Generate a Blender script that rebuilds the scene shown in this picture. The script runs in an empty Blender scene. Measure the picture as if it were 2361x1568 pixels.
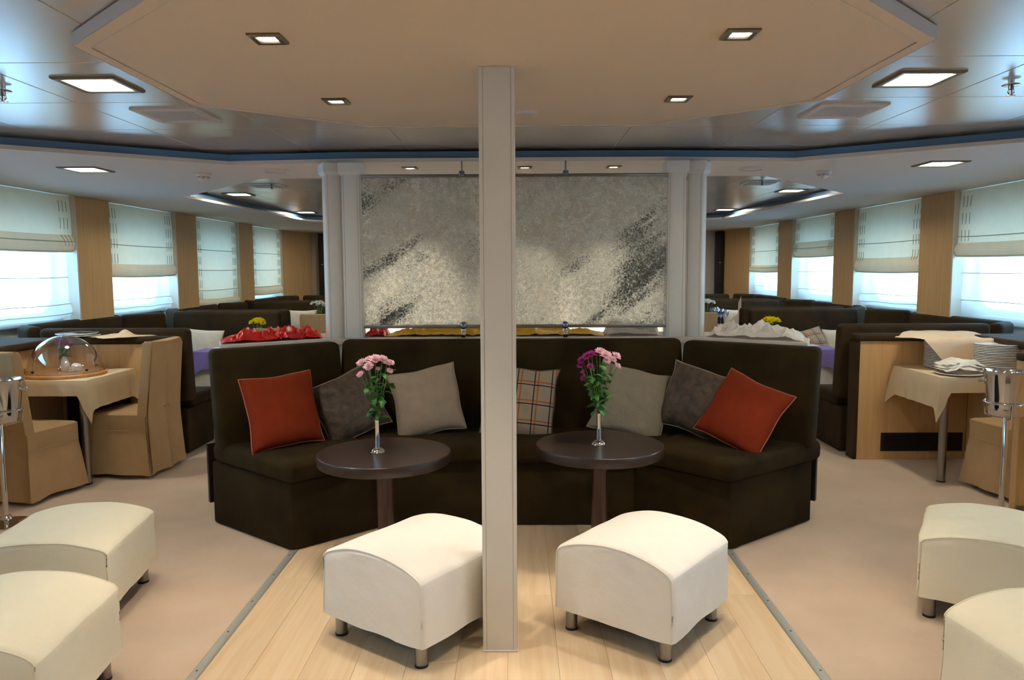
import bpy, bmesh, math, random
from mathutils import Vector, Matrix, noise, Euler
R = math.radians
S = bpy.context.scene
COL = S.collection
random.seed(7)

# ------------------------------------------------------------------ camera
cam_d = bpy.data.cameras.new('camera')
cam = bpy.data.objects.new('camera', cam_d)
COL.objects.link(cam)
cam_d.sensor_width = 36.0
cam_d.lens = 36.0 * 1760.0 / 2361.0
cam_d.clip_start = 0.05
cam_d.clip_end = 200
PITCH, YAW, ROLL = math.atan(164 / 1760), math.atan(14.5 / 1760), 0.005
cam.matrix_world = (Matrix.Translation((0.045, 0, 1.5)) @ Matrix.Rotation(YAW, 4, 'Z')
                    @ Matrix.Rotation(math.pi / 2 - PITCH, 4, 'X') @ Matrix.Rotation(-ROLL, 4, 'Z'))
S.camera = cam

# ------------------------------------------------------------------ world, exposure
W = bpy.data.worlds.new('world')
S.world = W
W.use_nodes = True
wn, wl = W.node_tree.nodes, W.node_tree.links
bg = wn['Background']
tc = wn.new('ShaderNodeTexCoord'); sp = wn.new('ShaderNodeSeparateXYZ')
rp = wn.new('ShaderNodeValToRGB'); mp = wn.new('ShaderNodeMapRange')
mp.inputs['From Min'].default_value = -0.3; mp.inputs['From Max'].default_value = 0.5
wl.new(tc.outputs['Generated'], sp.inputs[0]); wl.new(sp.outputs['Z'], mp.inputs['Value'])
wl.new(mp.outputs[0], rp.inputs[0]); wl.new(rp.outputs[0], bg.inputs['Color'])
rp.color_ramp.elements[0].position = 0.2; rp.color_ramp.elements[0].color = (0.20, 0.44, 0.76, 1)
rp.color_ramp.elements[1].position = 0.7; rp.color_ramp.elements[1].color = (0.34, 0.66, 1.0, 1)
e = rp.color_ramp.elements.new(0.42); e.color = (0.44, 0.74, 1.0, 1)
bg.inputs['Strength'].default_value = 8.0
S.view_settings.view_transform = 'Standard'
S.view_settings.look = 'None'
S.view_settings.gamma = 1.0
S.view_settings.exposure = 1.1
S.view_settings.use_curve_mapping = False
S.cycles.use_denoising = True
S.cycles.max_bounces = 7
S.cycles.diffuse_bounces = 4
S.cycles.glossy_bounces = 3
S.cycles.transmission_bounces = 6
S.cycles.transparent_max_bounces = 10
S.cycles.sample_clamp_indirect = 4.0
S.cycles.caustics_reflective = False
S.cycles.caustics_refractive = False

# light strengths
K_SQUARE = 48.0      # square fluorescent lamps
K_SPOT = 24.0        # halogen spots (W)
WARM = (1.0, 0.84, 0.66)
FLUO = (1.0, 0.92, 0.74)

# ------------------------------------------------------------------ materials
def srgb(r, g, b):
    f = lambda c: (c / 255 / 12.92) if c / 255 <= 0.04045 else ((c / 255 + 0.055) / 1.055) ** 2.4
    return (f(r), f(g), f(b), 1.0)

def mat(name, col, rough=0.6, metal=0.0, bump=0.0, bscale=40.0, var=0.0, vscale=6.0, sheen=0.0,
        coat=0.0, detail=4, stretch=None, spec=0.5):
    m = bpy.data.materials.new(name); m.use_nodes = True
    n, l = m.node_tree.nodes, m.node_tree.links
    b = n['Principled BSDF']
    b.inputs['Base Color'].default_value = col
    b.inputs['Roughness'].default_value = rough
    b.inputs['Metallic'].default_value = metal
    b.inputs['Specular IOR Level'].default_value = spec
    if sheen:
        b.inputs['Sheen Weight'].default_value = sheen
        b.inputs['Sheen Roughness'].default_value = 0.4
        b.inputs['Sheen Tint'].default_value = tuple(min(1, c * 2.2 + 0.05) for c in col[:3]) + (1,)
    if coat: b.inputs['Coat Weight'].default_value = coat
    t = n.new('ShaderNodeTexCoord'); mpn = n.new('ShaderNodeMapping')
    l.new(t.outputs['Object'], mpn.inputs[0])
    if stretch: mpn.inputs['Scale'].default_value = stretch
    if var:
        ns = n.new('ShaderNodeTexNoise'); ns.inputs['Scale'].default_value = vscale; ns.inputs['Detail'].default_value = detail
        l.new(mpn.outputs[0], ns.inputs['Vector'])
        mx = n.new('ShaderNodeMix'); mx.data_type = 'RGBA'
        mx.inputs['A'].default_value = tuple(max(0, c * (1 - var)) for c in col[:3]) + (1,)
        mx.inputs['B'].default_value = tuple(min(1, c * (1 + var)) for c in col[:3]) + (1,)
        mr = n.new('ShaderNodeMapRange'); mr.inputs['From Min'].default_value = 0.3; mr.inputs['From Max'].default_value = 0.7
        l.new(ns.outputs['Fac'], mr.inputs['Value']); l.new(mr.outputs[0], mx.inputs['Factor'])
        l.new(mx.outputs['Result'], b.inputs['Base Color'])
    if bump:
        nb = n.new('ShaderNodeTexNoise'); nb.inputs['Scale'].default_value = bscale; nb.inputs['Detail'].default_value = 5
        l.new(mpn.outputs[0], nb.inputs['Vector'])
        bp = n.new('ShaderNodeBump'); bp.inputs['Strength'].default_value = bump; bp.inputs['Distance'].default_value = 0.01
        l.new(nb.outputs['Fac'], bp.inputs['Height']); l.new(bp.outputs[0], b.inputs['Normal'])
    return m

def wood(name, a, b_, rough=0.45, axis='Z', scale=1.0, coat=0.0):
    """two-tone streaky grain along the axis"""
    m = mat(name, a, rough, coat=coat)
    n, l = m.node_tree.nodes, m.node_tree.links
    p = n['Principled BSDF']
    t = n.new('ShaderNodeTexCoord'); mpn = n.new('ShaderNodeMapping')
    sc = {'X': (1.2, 22, 22), 'Y': (22, 1.2, 22), 'Z': (22, 22, 1.2)}[axis]
    mpn.inputs['Scale'].default_value = tuple(s * scale for s in sc)
    oi = n.new('ShaderNodeObjectInfo'); ad = n.new('ShaderNodeVectorMath'); ad.operation = 'ADD'
    mu = n.new('ShaderNodeVectorMath'); mu.operation = 'SCALE'; mu.inputs['Scale'].default_value = 9.0
    cb = n.new('ShaderNodeCombineXYZ')
    for k in range(3): l.new(oi.outputs['Random'], cb.inputs[k])
    l.new(cb.outputs[0], mu.inputs[0])
    l.new(t.outputs['Object'], ad.inputs[0]); l.new(mu.outputs[0], ad.inputs[1]); l.new(ad.outputs[0], mpn.inputs[0])
    ns = n.new('ShaderNodeTexNoise'); ns.inputs['Scale'].default_value = 1.6; ns.inputs['Detail'].default_value = 6
    ns.inputs['Distortion'].default_value = 0.7
    l.new(mpn.outputs[0], ns.inputs['Vector'])
    cr = n.new('ShaderNodeValToRGB')
    cr.color_ramp.elements[0].position = 0.32; cr.color_ramp.elements[0].color = b_
    cr.color_ramp.elements[1].position = 0.62; cr.color_ramp.elements[1].color = a
    l.new(ns.outputs['Fac'], cr.inputs[0])
    hs = n.new('ShaderNodeHueSaturation')
    mr = n.new('ShaderNodeMapRange'); mr.inputs['To Min'].default_value = 0.90; mr.inputs['To Max'].default_value = 1.06
    l.new(oi.outputs['Random'], mr.inputs['Value']); l.new(mr.outputs[0], hs.inputs['Value'])
    l.new(cr.outputs[0], hs.inputs['Color']); l.new(hs.outputs[0], p.inputs['Base Color'])
    return m

def emis(name, col, k):
    m = bpy.data.materials.new(name); m.use_nodes = True
    n, l = m.node_tree.nodes, m.node_tree.links
    n.remove(n['Principled BSDF'])
    e = n.new('ShaderNodeEmission'); e.inputs[0].default_value = (*col, 1); e.inputs[1].default_value = k
    l.new(e.outputs[0], n['Material Output'].inputs[0])
    return m

def cloth_mat(name, col, transl=0.35, transp=0.0, bump=0.15, var=0.05, bscale=300):
    m = mat(name, col, 0.9, bump=bump, bscale=bscale, var=var, vscale=8, spec=0.1)
    n, l = m.node_tree.nodes, m.node_tree.links
    p = n['Principled BSDF']; out = n['Material Output']
    tr = n.new('ShaderNodeBsdfTranslucent'); tr.inputs[0].default_value = col
    mx = n.new('ShaderNodeMixShader'); mx.inputs[0].default_value = transl
    l.new(p.outputs[0], mx.inputs[1]); l.new(tr.outputs[0], mx.inputs[2])
    last = mx
    if transp:
        tp = n.new('ShaderNodeBsdfTransparent')
        m2 = n.new('ShaderNodeMixShader'); m2.inputs[0].default_value = transp
        l.new(mx.outputs[0], m2.inputs[1]); l.new(tp.outputs[0], m2.inputs[2]); last = m2
    l.new(last.outputs[0], out.inputs[0])
    return m

def glass(name, col=(1, 1, 1, 1), rough=0.0, ior=1.45):
    m = mat(name, col, rough)
    b = m.node_tree.nodes['Principled BSDF']
    b.inputs['Transmission Weight'].default_value = 1.0
    b.inputs['IOR'].default_value = ior
    return m

def clear_pane(name, tint=(1, 1, 1, 1), refl=0.12, rough=0.02):
    """thin clear sheet: lets light straight through, with a mirror share growing at grazing angles"""
    m = bpy.data.materials.new(name); m.use_nodes = True
    n, l = m.node_tree.nodes, m.node_tree.links
    n.remove(n['Principled BSDF'])
    tp = n.new('ShaderNodeBsdfTransparent'); tp.inputs[0].default_value = tint
    gl = n.new('ShaderNodeBsdfGlossy'); gl.inputs['Roughness'].default_value = rough
    lw = n.new('ShaderNodeLayerWeight'); lw.inputs[0].default_value = 0.35
    mr = n.new('ShaderNodeMapRange'); mr.inputs['To Min'].default_value = refl; mr.inputs['To Max'].default_value = 0.75
    l.new(lw.outputs['Facing'], mr.inputs['Value'])
    mx = n.new('ShaderNodeMixShader')
    l.new(mr.outputs[0], mx.inputs[0]); l.new(tp.outputs[0], mx.inputs[1]); l.new(gl.outputs[0], mx.inputs[2])
    l.new(mx.outputs[0], n['Material Output'].inputs[0])
    return m

M = {}
M['white'] = mat('painted_white', srgb(224, 221, 214), 0.5, var=0.02, bump=0.04, bscale=60)
M['soffit'] = mat('soffit_paint', srgb(214, 204, 192), 0.7)
M['canopy'] = mat('canopy_paint', srgb(214, 196, 172), 0.75)
M['canopy_edge'] = mat('canopy_edge_paint', srgb(206, 200, 192), 0.6)
M['tile'] = mat('ceiling_metal', srgb(222, 210, 194), 0.22, metal=0.42, spec=1.0)
M['joint_tan'] = mat('plank_joint', srgb(176, 140, 98), 0.7)
M['seam'] = mat('seam_tan', srgb(196, 178, 156), 0.6)
M['groove'] = mat('groove_metal', srgb(84, 116, 146), 0.4, metal=0.4)
M['dark_void'] = mat('dark_void', srgb(30, 30, 34), 0.8)
M['carpet'] = mat('carpet', srgb(214, 190, 168), 0.95, bump=0.5, bscale=350, var=0.09, vscale=2.2, sheen=0.25, spec=0.1)
M['maple'] = wood('maple_floor', srgb(234, 210, 176), srgb(224, 194, 154), 0.32, 'Y', 0.8)
M['oak'] = wood('oak_panel', srgb(216, 178, 126), srgb(204, 164, 112), 0.42, 'Z', 1.0)
M['oak_edge'] = mat('oak_edge', srgb(222, 208, 190), 0.5)
M['wenge'] = wood('wenge', srgb(48, 31, 25), srgb(36, 23, 19), 0.34, 'X', 1.4, coat=0.05)
M['wenge_leg'] = wood('wenge_leg', srgb(74, 36, 24), srgb(52, 24, 16), 0.3, 'Z', 2.0, coat=0.3)
M['velvet'] = mat('dark_velvet', srgb(44, 34, 15), 0.9, bump=0.4, bscale=9, var=0.38, vscale=4.5, sheen=0.10, spec=0.15)
M['velvet_booth'] = mat('booth_velvet', srgb(54, 41, 25), 0.8, bump=0.4, bscale=10, var=0.25, vscale=6, sheen=0.12, spec=0.14)
M['black'] = mat('black', srgb(14, 12, 12), 0.5)
M['grille'] = mat('grille_black', srgb(26, 18, 14), 0.5)
M['pouf'] = cloth_mat('pouf_cotton', srgb(244, 239, 230), 0.0, bump=0.75, var=0.015, bscale=8)
M['pouf2'] = cloth_mat('pouf_cotton_cream', srgb(240, 232, 208), 0.0, bump=0.9, var=0.015, bscale=8)
M['chrome'] = mat('chrome', srgb(225, 225, 225), 0.07, metal=1.0)
M['steel'] = mat('brushed_steel', srgb(150, 148, 146), 0.28, metal=1.0)
M['alu'] = mat('aluminium', srgb(178, 180, 174), 0.5, metal=0.5)
M['rail'] = mat('rail_metal', srgb(120, 116, 110), 0.35, metal=0.9)
M['clamp'] = mat('clamp_metal', srgb(110, 125, 150), 0.25, metal=0.9)
M['fix'] = mat('fixture_bronze', srgb(120, 112, 96), 0.35, metal=0.7)
M['fix_white'] = mat('fixture_white', srgb(214, 208, 204), 0.45)
M['slat'] = mat('slat_grey', srgb(170, 164, 160), 0.5)
M['slip'] = cloth_mat('slip_linen', srgb(176, 147, 110), 0.0, bump=0.35, var=0.05, bscale=120)
M['cloth'] = cloth_mat('table_linen', srgb(222, 202, 168), 0.0, bump=0.15, var=0.03, bscale=30)
M['cloth_white'] = cloth_mat('white_linen', srgb(236, 230, 218), 0.1, bump=0.15, var=0.03, bscale=30)
M['napkin'] = cloth_mat('napkin_peach', srgb(238, 210, 176), 0.15, bump=0.1, var=0.02, bscale=60)
M['purple'] = cloth_mat('purple_satin', srgb(134, 116, 166), 0.0, bump=0.15, var=0.1, bscale=20)
M['red_satin'] = mat('red_satin', srgb(206, 12, 10), 0.27, var=0.12, vscale=10, sheen=0.3)
M['yellow_satin'] = mat('yellow_satin', srgb(240, 186, 40), 0.38, var=0.1, vscale=10)
M['white_satin'] = cloth_mat('white_satin', srgb(240, 232, 222), 0.15, bump=0.05)
M['c_red'] = mat('cushion_rust', srgb(126, 46, 24), 0.85, bump=0.4, bscale=240, var=0.06, vscale=12, sheen=0.1, spec=0.1)
M['c_red2'] = mat('piping_rust', srgb(176, 96, 70), 0.8)
M['c_brown'] = mat('cushion_brown', srgb(74, 60, 48), 0.6, bump=0.6, bscale=30, var=0.55, vscale=26, sheen=0.6, detail=6)
M['c_beige'] = mat('cushion_beige', srgb(158, 140, 120), 0.8, bump=0.35, bscale=60, var=0.07, vscale=14, sheen=0.3)
M['c_grey'] = mat('cushion_greige', srgb(140, 130, 112), 0.85, bump=0.35, bscale=60, var=0.07, vscale=14, sheen=0.3)
M['c_cream'] = mat('cushion_cream', srgb(216, 206, 188), 0.9, bump=0.45, bscale=110, var=0.05, vscale=10)
M['wall_end'] = mat('end_wall_paint', srgb(186, 176, 168), 0.7)
M['wall_core'] = mat('core_wall_paint', srgb(226, 216, 200), 0.45)
M['win_white'] = mat('window_lining', srgb(216, 218, 216), 0.5)
M['blind'] = cloth_mat('blind_linen', srgb(236, 222, 192), 0.15, bump=0.12, var=0.03, bscale=90)
M['blind_fold'] = cloth_mat('blind_fold_linen', srgb(240, 222, 188), 0.06, bump=0.12, var=0.03, bscale=90)
M['sheer'] = cloth_mat('sheer_voile', srgb(236, 238, 234), 0.34, 0.42, bump=0.0, var=0.0)
M['stitch'] = mat('stitch_cord', srgb(120, 98, 82), 0.9)
M['thread'] = mat('hem_cord', srgb(186, 182, 160), 0.9)
M['pane'] = clear_pane('window_pane', (0.95, 0.98, 1, 1), 0.04)
M['acrylic'] = clear_pane('acrylic', (0.93, 0.92, 0.94, 1), 0.10, 0.03)
M['wine'] = clear_pane('wine_glass', (0.9, 0.95, 1, 1), 0.2, 0.03)
M['beech'] = wood('beech_tray', srgb(214, 158, 98), srgb(196, 138, 78), 0.4, 'X', 1.0)
M['brass'] = mat('brass', srgb(196, 140, 70), 0.3, metal=0.8)
M['china'] = mat('china', srgb(240, 240, 238), 0.12, coat=0.3)
M['leaf'] = mat('leaf_green', srgb(52, 104, 34), 0.5, var=0.25, vscale=30)
M['stem'] = mat('stem_green', srgb(92, 132, 66), 0.5)
M['pink'] = cloth_mat('petal_pink', srgb(252, 212, 224), 0.3, bump=0, var=0.06)
M['magenta'] = cloth_mat('petal_magenta', srgb(176, 70, 140), 0.3, bump=0, var=0.1)
M['yellow'] = cloth_mat('petal_yellow', srgb(255, 236, 30), 0.3, bump=0, var=0.02)
M['petal_white'] = mat('petal_white', srgb(245, 242, 236), 0.6)
M['lamp_sq'] = emis('lamp_fluorescent', FLUO, K_SQUARE)
M['lamp_hal'] = emis('lamp_halogen', (1.0, 0.86, 0.74), 16)
M['led_blue'] = mat('backboard_dark', srgb(20, 18, 20), 0.4)

def plaid_mat():
    m = mat('cushion_plaid', srgb(156, 142, 120), 0.85, bump=0.35, bscale=150)
    n, l = m.node_tree.nodes, m.node_tree.links
    p = n['Principled BSDF']
    t = n.new('ShaderNodeTexCoord'); s = n.new('ShaderNodeSeparateXYZ'); l.new(t.outputs['Object'], s.inputs[0])
    def stripes(sock, off, pitch, width):
        a = n.new('ShaderNodeMath'); a.operation = 'ADD'; a.inputs[1].default_value = off + 10 * pitch
        l.new(sock, a.inputs[0])
        b = n.new('ShaderNodeMath'); b.operation = 'MODULO'; b.inputs[1].default_value = pitch
        l.new(a.outputs[0], b.inputs[0])
        c = n.new('ShaderNodeMath'); c.operation = 'LESS_THAN'; c.inputs[1].default_value = width
        l.new(b.outputs[0], c.inputs[0])
        return c.outputs[0]
    last = None
    base = srgb(156, 142, 120)
    for (ax, off, w, c) in (('X', 0.0, 0.008, srgb(172, 84, 44)), ('Z', 0.0, 0.008, srgb(172, 84, 44)),
                            ('X', 0.022, 0.007, srgb(34, 26, 26)), ('Z', 0.020, 0.007, srgb(34, 26, 26))):
        f = stripes(s.outputs[ax], off, 0.105 if ax == 'X' else 0.12, w)
        mx = n.new('ShaderNodeMix'); mx.data_type = 'RGBA'
        l.new(f, mx.inputs['Factor'])
        if last is None: mx.inputs['A'].default_value = base
        else: l.new(last, mx.inputs['A'])
        mx.inputs['B'].default_value = c
        last = mx.outputs['Result']
    l.new(last, p.inputs['Base Color'])
    return m
M['plaid'] = plaid_mat()

def art_glass():
    """cast glass sheet: crinkled, greenish, diagonal drifts of dark flecks, light sparkles painted as pale flecks"""
    m = bpy.data.materials.new('cast_art_glass'); m.use_nodes = True
    n, l = m.node_tree.nodes, m.node_tree.links
    n.remove(n['Principled BSDF'])
    t = n.new('ShaderNodeTexCoord')
    def noise_(scale, detail=3, rough=0.5, vec=None, dist=0.0):
        q = n.new('ShaderNodeTexNoise'); q.inputs['Scale'].default_value = scale; q.inputs['Detail'].default_value = detail
        q.inputs['Roughness'].default_value = rough; q.inputs['Distortion'].default_value = dist
        l.new(vec or t.outputs['Object'], q.inputs['Vector']); return q.outputs['Fac']
    def rng(sock, a, b_, c=0.0, d=1.0):
        q = n.new('ShaderNodeMapRange'); q.inputs['From Min'].default_value = a; q.inputs['From Max'].default_value = b_
        q.inputs['To Min'].default_value = c; q.inputs['To Max'].default_value = d
        l.new(sock, q.inputs['Value']); return q.outputs[0]
    def mth(op, a, b_):
        q = n.new('ShaderNodeMath'); q.operation = op
        for i, v in enumerate((a, b_)):
            if isinstance(v, float): q.inputs[i].default_value = v
            else: l.new(v, q.inputs[i])
        return q.outputs[0]
    mp0 = n.new('ShaderNodeMapping'); mp0.inputs['Rotation'].default_value = (0, R(38), 0)
    l.new(t.outputs['Object'], mp0.inputs[0])
    mp1 = n.new('ShaderNodeMapping'); mp1.inputs['Location'].default_value = (1.7, 0, 0.62)
    mp1.inputs['Scale'].default_value = (0.45, 1, 2.0)
    l.new(mp0.outputs[0], mp1.inputs[0])
    drift = rng(noise_(1.5, 4, 0.55, mp1.outputs[0]), 0.45, 0.64, 0.0, 0.30)
    dark = rng(mth('ADD', drift, noise_(80, 6, 0.8)), 0.68, 0.77)
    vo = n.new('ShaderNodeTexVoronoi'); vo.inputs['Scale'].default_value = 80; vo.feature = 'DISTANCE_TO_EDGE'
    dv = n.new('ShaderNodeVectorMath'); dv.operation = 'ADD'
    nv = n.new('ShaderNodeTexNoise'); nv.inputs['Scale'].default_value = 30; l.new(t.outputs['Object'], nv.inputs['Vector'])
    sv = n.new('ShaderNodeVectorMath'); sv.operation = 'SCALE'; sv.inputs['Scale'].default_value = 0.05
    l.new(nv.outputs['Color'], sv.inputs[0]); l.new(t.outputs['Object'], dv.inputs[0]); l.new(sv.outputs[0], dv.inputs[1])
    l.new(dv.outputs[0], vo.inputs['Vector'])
    glint_paint = mth('MULTIPLY', rng(vo.outputs['Distance'], 0.13, 0.04), rng(noise_(34, 2), 0.42, 0.52))  # pale flecks that paint refracted light sparkles into the colour
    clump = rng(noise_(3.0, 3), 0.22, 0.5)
    glint_paint = mth('MULTIPLY', glint_paint, clump)
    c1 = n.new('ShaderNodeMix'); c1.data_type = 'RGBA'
    c1.inputs['A'].default_value = (0.80, 0.785, 0.67, 1); c1.inputs['B'].default_value = (1.0, 1.0, 0.94, 1); l.new(glint_paint, c1.inputs['Factor'])
    c2 = n.new('ShaderNodeMix'); c2.data_type = 'RGBA'
    l.new(c1.outputs['Result'], c2.inputs['A']); c2.inputs['B'].default_value = (0.035, 0.042, 0.022, 1); l.new(dark, c2.inputs['Factor'])
    bp = n.new('ShaderNodeBump'); bp.inputs['Strength'].default_value = 0.9; bp.inputs['Distance'].default_value = 0.004
    l.new(mth('ADD', vo.outputs['Distance'], noise_(60, 2)), bp.inputs['Height'])
    df = n.new('ShaderNodeBsdfDiffuse'); l.new(c2.outputs['Result'], df.inputs[0]); l.new(bp.outputs[0], df.inputs['Normal'])
    tl_ = n.new('ShaderNodeBsdfTranslucent'); l.new(c2.outputs['Result'], tl_.inputs[0])
    rf = n.new('ShaderNodeBsdfRefraction'); rf.inputs['IOR'].default_value = 1.12; rf.inputs['Roughness'].default_value = 0.11
    rf.inputs['Color'].default_value = (0.97, 0.98, 0.93, 1); l.new(bp.outputs[0], rf.inputs['Normal'])
    gl = n.new('ShaderNodeBsdfGlossy'); gl.inputs['Roughness'].default_value = 0.12; l.new(bp.outputs[0], gl.inputs['Normal'])
    def mix(a, b_, f):
        q = n.new('ShaderNodeMixShader')
        if isinstance(f, float): q.inputs[0].default_value = f
        else: l.new(f, q.inputs[0])
        l.new(a, q.inputs[1]); l.new(b_, q.inputs[2]); return q.outputs[0]
    body = mix(df.outputs[0], tl_.outputs[0], 0.5)
    solid = mth('MAXIMUM', mth('MAXIMUM', mth('MULTIPLY', glint_paint, 0.8), dark), 0.28)
    s1 = mix(rf.outputs[0], body, solid)
    s2 = mix(s1, gl.outputs[0], 0.11)
    l.new(s2, n['Material Output'].inputs[0])
    return m
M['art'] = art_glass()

# ------------------------------------------------------------------ mesh helpers
class B:
    """collects shapes into one bmesh"""
    def __init__(s): s.bm = bmesh.new()
    def poly_prism(s, pts, z0, z1, bev=0.0, seg=2, top=None):
        bm = s.bm
        top = top or pts
        lo = [bm.verts.new((p[0], p[1], z0)) for p in pts]
        hi = [bm.verts.new((p[0], p[1], z1)) for p in top]
        fs = [bm.faces.new(lo[::-1]), bm.faces.new(hi)]
        n = len(pts)
        for i in range(n): fs.append(bm.faces.new((lo[i], lo[(i + 1) % n], hi[(i + 1) % n], hi[i])))
        bmesh.ops.recalc_face_normals(bm, faces=fs)
        if bev:
            es = list({e for f in fs for e in f.edges})
            bmesh.ops.bevel(bm, geom=es, offset=bev, segments=seg, profile=0.5, affect='EDGES')
        return s
    def box(s, c, d, rz=0.0, bev=0.0, seg=2, mtx=None):
        hx, hy, hz = d[0] / 2, d[1] / 2, d[2] / 2
        r = Matrix.Rotation(rz, 3, 'Z')
        pts = [r @ Vector((x, y, 0)) + Vector((c[0], c[1], 0)) for x, y in ((-hx, -hy), (hx, -hy), (hx, hy), (-hx, hy))]
        k = set(s.bm.verts)
        s.poly_prism([(p.x, p.y) for p in pts], c[2] - hz, c[2] + hz, bev, seg)
        if mtx is not None:
            bmesh.ops.transform(s.bm, matrix=mtx, verts=[v for v in s.bm.verts if v not in k])
        return s
    def lathe(s, prof, c=(0, 0, 0), n=24, mtx=None):
        bm = s.bm; rings = []
        for r, z in prof:
            if r < 1e-5: v = bm.verts.new((c[0], c[1], c[2] + z)); rings.append([v] * n)
            else: rings.append([bm.verts.new((c[0] + r * math.cos(2 * math.pi * k / n), c[1] + r * math.sin(2 * math.pi * k / n), c[2] + z)) for k in range(n)])
        new = [v for rr in rings for v in rr]
        for a, b in zip(rings, rings[1:]):
            for k in range(n):
                q = [a[k], a[(k + 1) % n], b[(k + 1) % n], b[k]]
                u = []
                for v in q:
                    if v not in u: u.append(v)
                if len(u) > 2:
                    try: bm.faces.new(u)
                    except ValueError: pass
        if mtx is not None: bmesh.ops.transform(bm, matrix=mtx, verts=list(set(new)))
        return s
    def tube(s, pts, r, n=8, cap=True):
        bm = s.bm; pts = [Vector(p) for p in pts]; rings = []
        rr = r if isinstance(r, (list, tuple)) else [r] * len(pts)
        for i, p in enumerate(pts):
            d = (pts[min(i + 1, len(pts) - 1)] - pts[max(i - 1, 0)]).normalized()
            a = d.cross(Vector((0, 0, 1)))
            if a.length < 1e-3: a = d.cross(Vector((1, 0, 0)))
            a.normalize(); b = d.cross(a)
            rings.append([bm.verts.new(p + (a * math.cos(2 * math.pi * k / n) + b * math.sin(2 * math.pi * k / n)) * rr[i]) for k in range(n)])
        for x, y in zip(rings, rings[1:]):
            for k in range(n): bm.faces.new((x[k], x[(k + 1) % n], y[(k + 1) % n], y[k]))
        if cap:
            bm.faces.new(rings[0][::-1]); bm.faces.new(rings[-1])
        return s
    def closed_tube(s, pts, r, n=6):
        bm = s.bm; pts = [Vector(p) for p in pts]; N = len(pts); rings = []
        for i, p in enumerate(pts):
            d = (pts[(i + 1) % N] - pts[i - 1]).normalized()
            a = d.cross(Vector((0.01, 1, 0.02)))
            if a.length < 1e-3: a = d.cross(Vector((1, 0, 0)))
            a.normalize(); b = d.cross(a)
            rings.append([bm.verts.new(p + (a * math.cos(2 * math.pi * k / n) + b * math.sin(2 * math.pi * k / n)) * r) for k in range(n)])
        for i in range(N):
            x, y = rings[i], rings[(i + 1) % N]
            for k in range(n): bm.faces.new((x[k], x[(k + 1) % n], y[(k + 1) % n], y[k]))
        return s
    def grid(s, nu, nv, fn, close_u=False):
        bm = s.bm
        g = [[bm.verts.new(fn(i / nu, j / nv)) for j in range(nv + 1)] for i in range(nu + (0 if close_u else 1))]
        L = len(g)
        for i in range(nu):
            for j in range(nv):
                bm.faces.new((g[i][j], g[(i + 1) % L][j], g[(i + 1) % L][j + 1], g[i][j + 1]))
        return s
    def faces(s, vs, fs):
        v = [s.bm.verts.new(p) for p in vs]
        for f in fs: s.bm.faces.new([v[i] for i in f])
        return s
    def mesh(s, name, m, ang=35, recalc=True, weld=False):
        if weld: bmesh.ops.remove_doubles(s.bm, verts=s.bm.verts, dist=1e-4)
        if recalc: bmesh.ops.recalc_face_normals(s.bm, faces=s.bm.faces)
        me = bpy.data.meshes.new(name); s.bm.to_mesh(me); s.bm.free()
        if ang:
            me.polygons.foreach_set('use_smooth', [True] * len(me.polygons))
            me.set_sharp_from_angle(angle=R(ang))
        if m: me.materials.append(M[m] if isinstance(m, str) else m)
        return me
    def done(s, name, m, parent=None, ang=35, loc=None, rot=None, recalc=True, weld=False, kind=None):
        return link(name, s.mesh(name, m, ang, recalc, weld), parent, loc, rot, kind)

def link(name, me, parent=None, loc=None, rot=None, kind=None):
    o = bpy.data.objects.new(name, me); COL.objects.link(o)
    if parent: o.parent = parent
    if loc: o.location = loc
    if rot: o.rotation_euler = rot
    if kind: o['kind'] = kind
    return o

def tag(o, label, cat, group=None):
    o['label'] = label; o['category'] = cat
    if group: o['group'] = group
    return o

def thing(name, label, cat, loc=(0, 0, 0), rz=0.0, group=None):
    o = bpy.data.objects.new(name, None); COL.objects.link(o)
    o.empty_display_size = 0.1
    o.location = loc; o.rotation_euler = (0, 0, rz)
    return tag(o, label, cat, group)

def dup(root, loc=None, rz=None, label=None, group=None, rot=None):
    kids = [c for c in list(bpy.data.objects) if c.parent == root]
    r = root.copy(); COL.objects.link(r)
    if loc is not None: r.location = loc
    if rz is not None: r.rotation_euler = (0, 0, rz)
    if rot is not None: r.rotation_euler = rot
    if label: r['label'] = label
    if group: r['group'] = group
    for c in kids:
        k = c.copy(); COL.objects.link(k); k.parent = r
        for g in [q for q in list(bpy.data.objects) if q.parent == c]:
            d = g.copy(); COL.objects.link(d); d.parent = k
    return r

def offs(p0, p1, d):
    """left-hand normal offset vector of p0->p1"""
    v = Vector((p1[0] - p0[0], p1[1] - p0[1])).normalized()
    return Vector((-v.y, v.x)) * d

def spot(name, loc, target, power, size=80, blend=0.6, col=WARM, radius=0.03, parent=None):
    d = bpy.data.lights.new(name, 'SPOT'); d.energy = power; d.color = col
    d.spot_size = R(size); d.spot_blend = blend; d.shadow_soft_size = radius
    o = bpy.data.objects.new(name, d); COL.objects.link(o)
    v = Vector(target) - Vector(loc)
    o.rotation_euler = v.to_track_quat('-Z', 'Y').to_euler(); o.location = loc
    return o

# ================================================================== STRUCTURE
YB, YE = -4.0, 14.6        # room ends
WX = 4.1                   # wood panels' face
ZS, ZC, ZCAN = 2.2, 2.288, 2.24
def mz(x, y): return (0.045 + (x - 0.045) * 0.984, y * 0.984)
PITCHW = 2.105
P0 = 7.215                 # start of one wood panel

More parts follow.
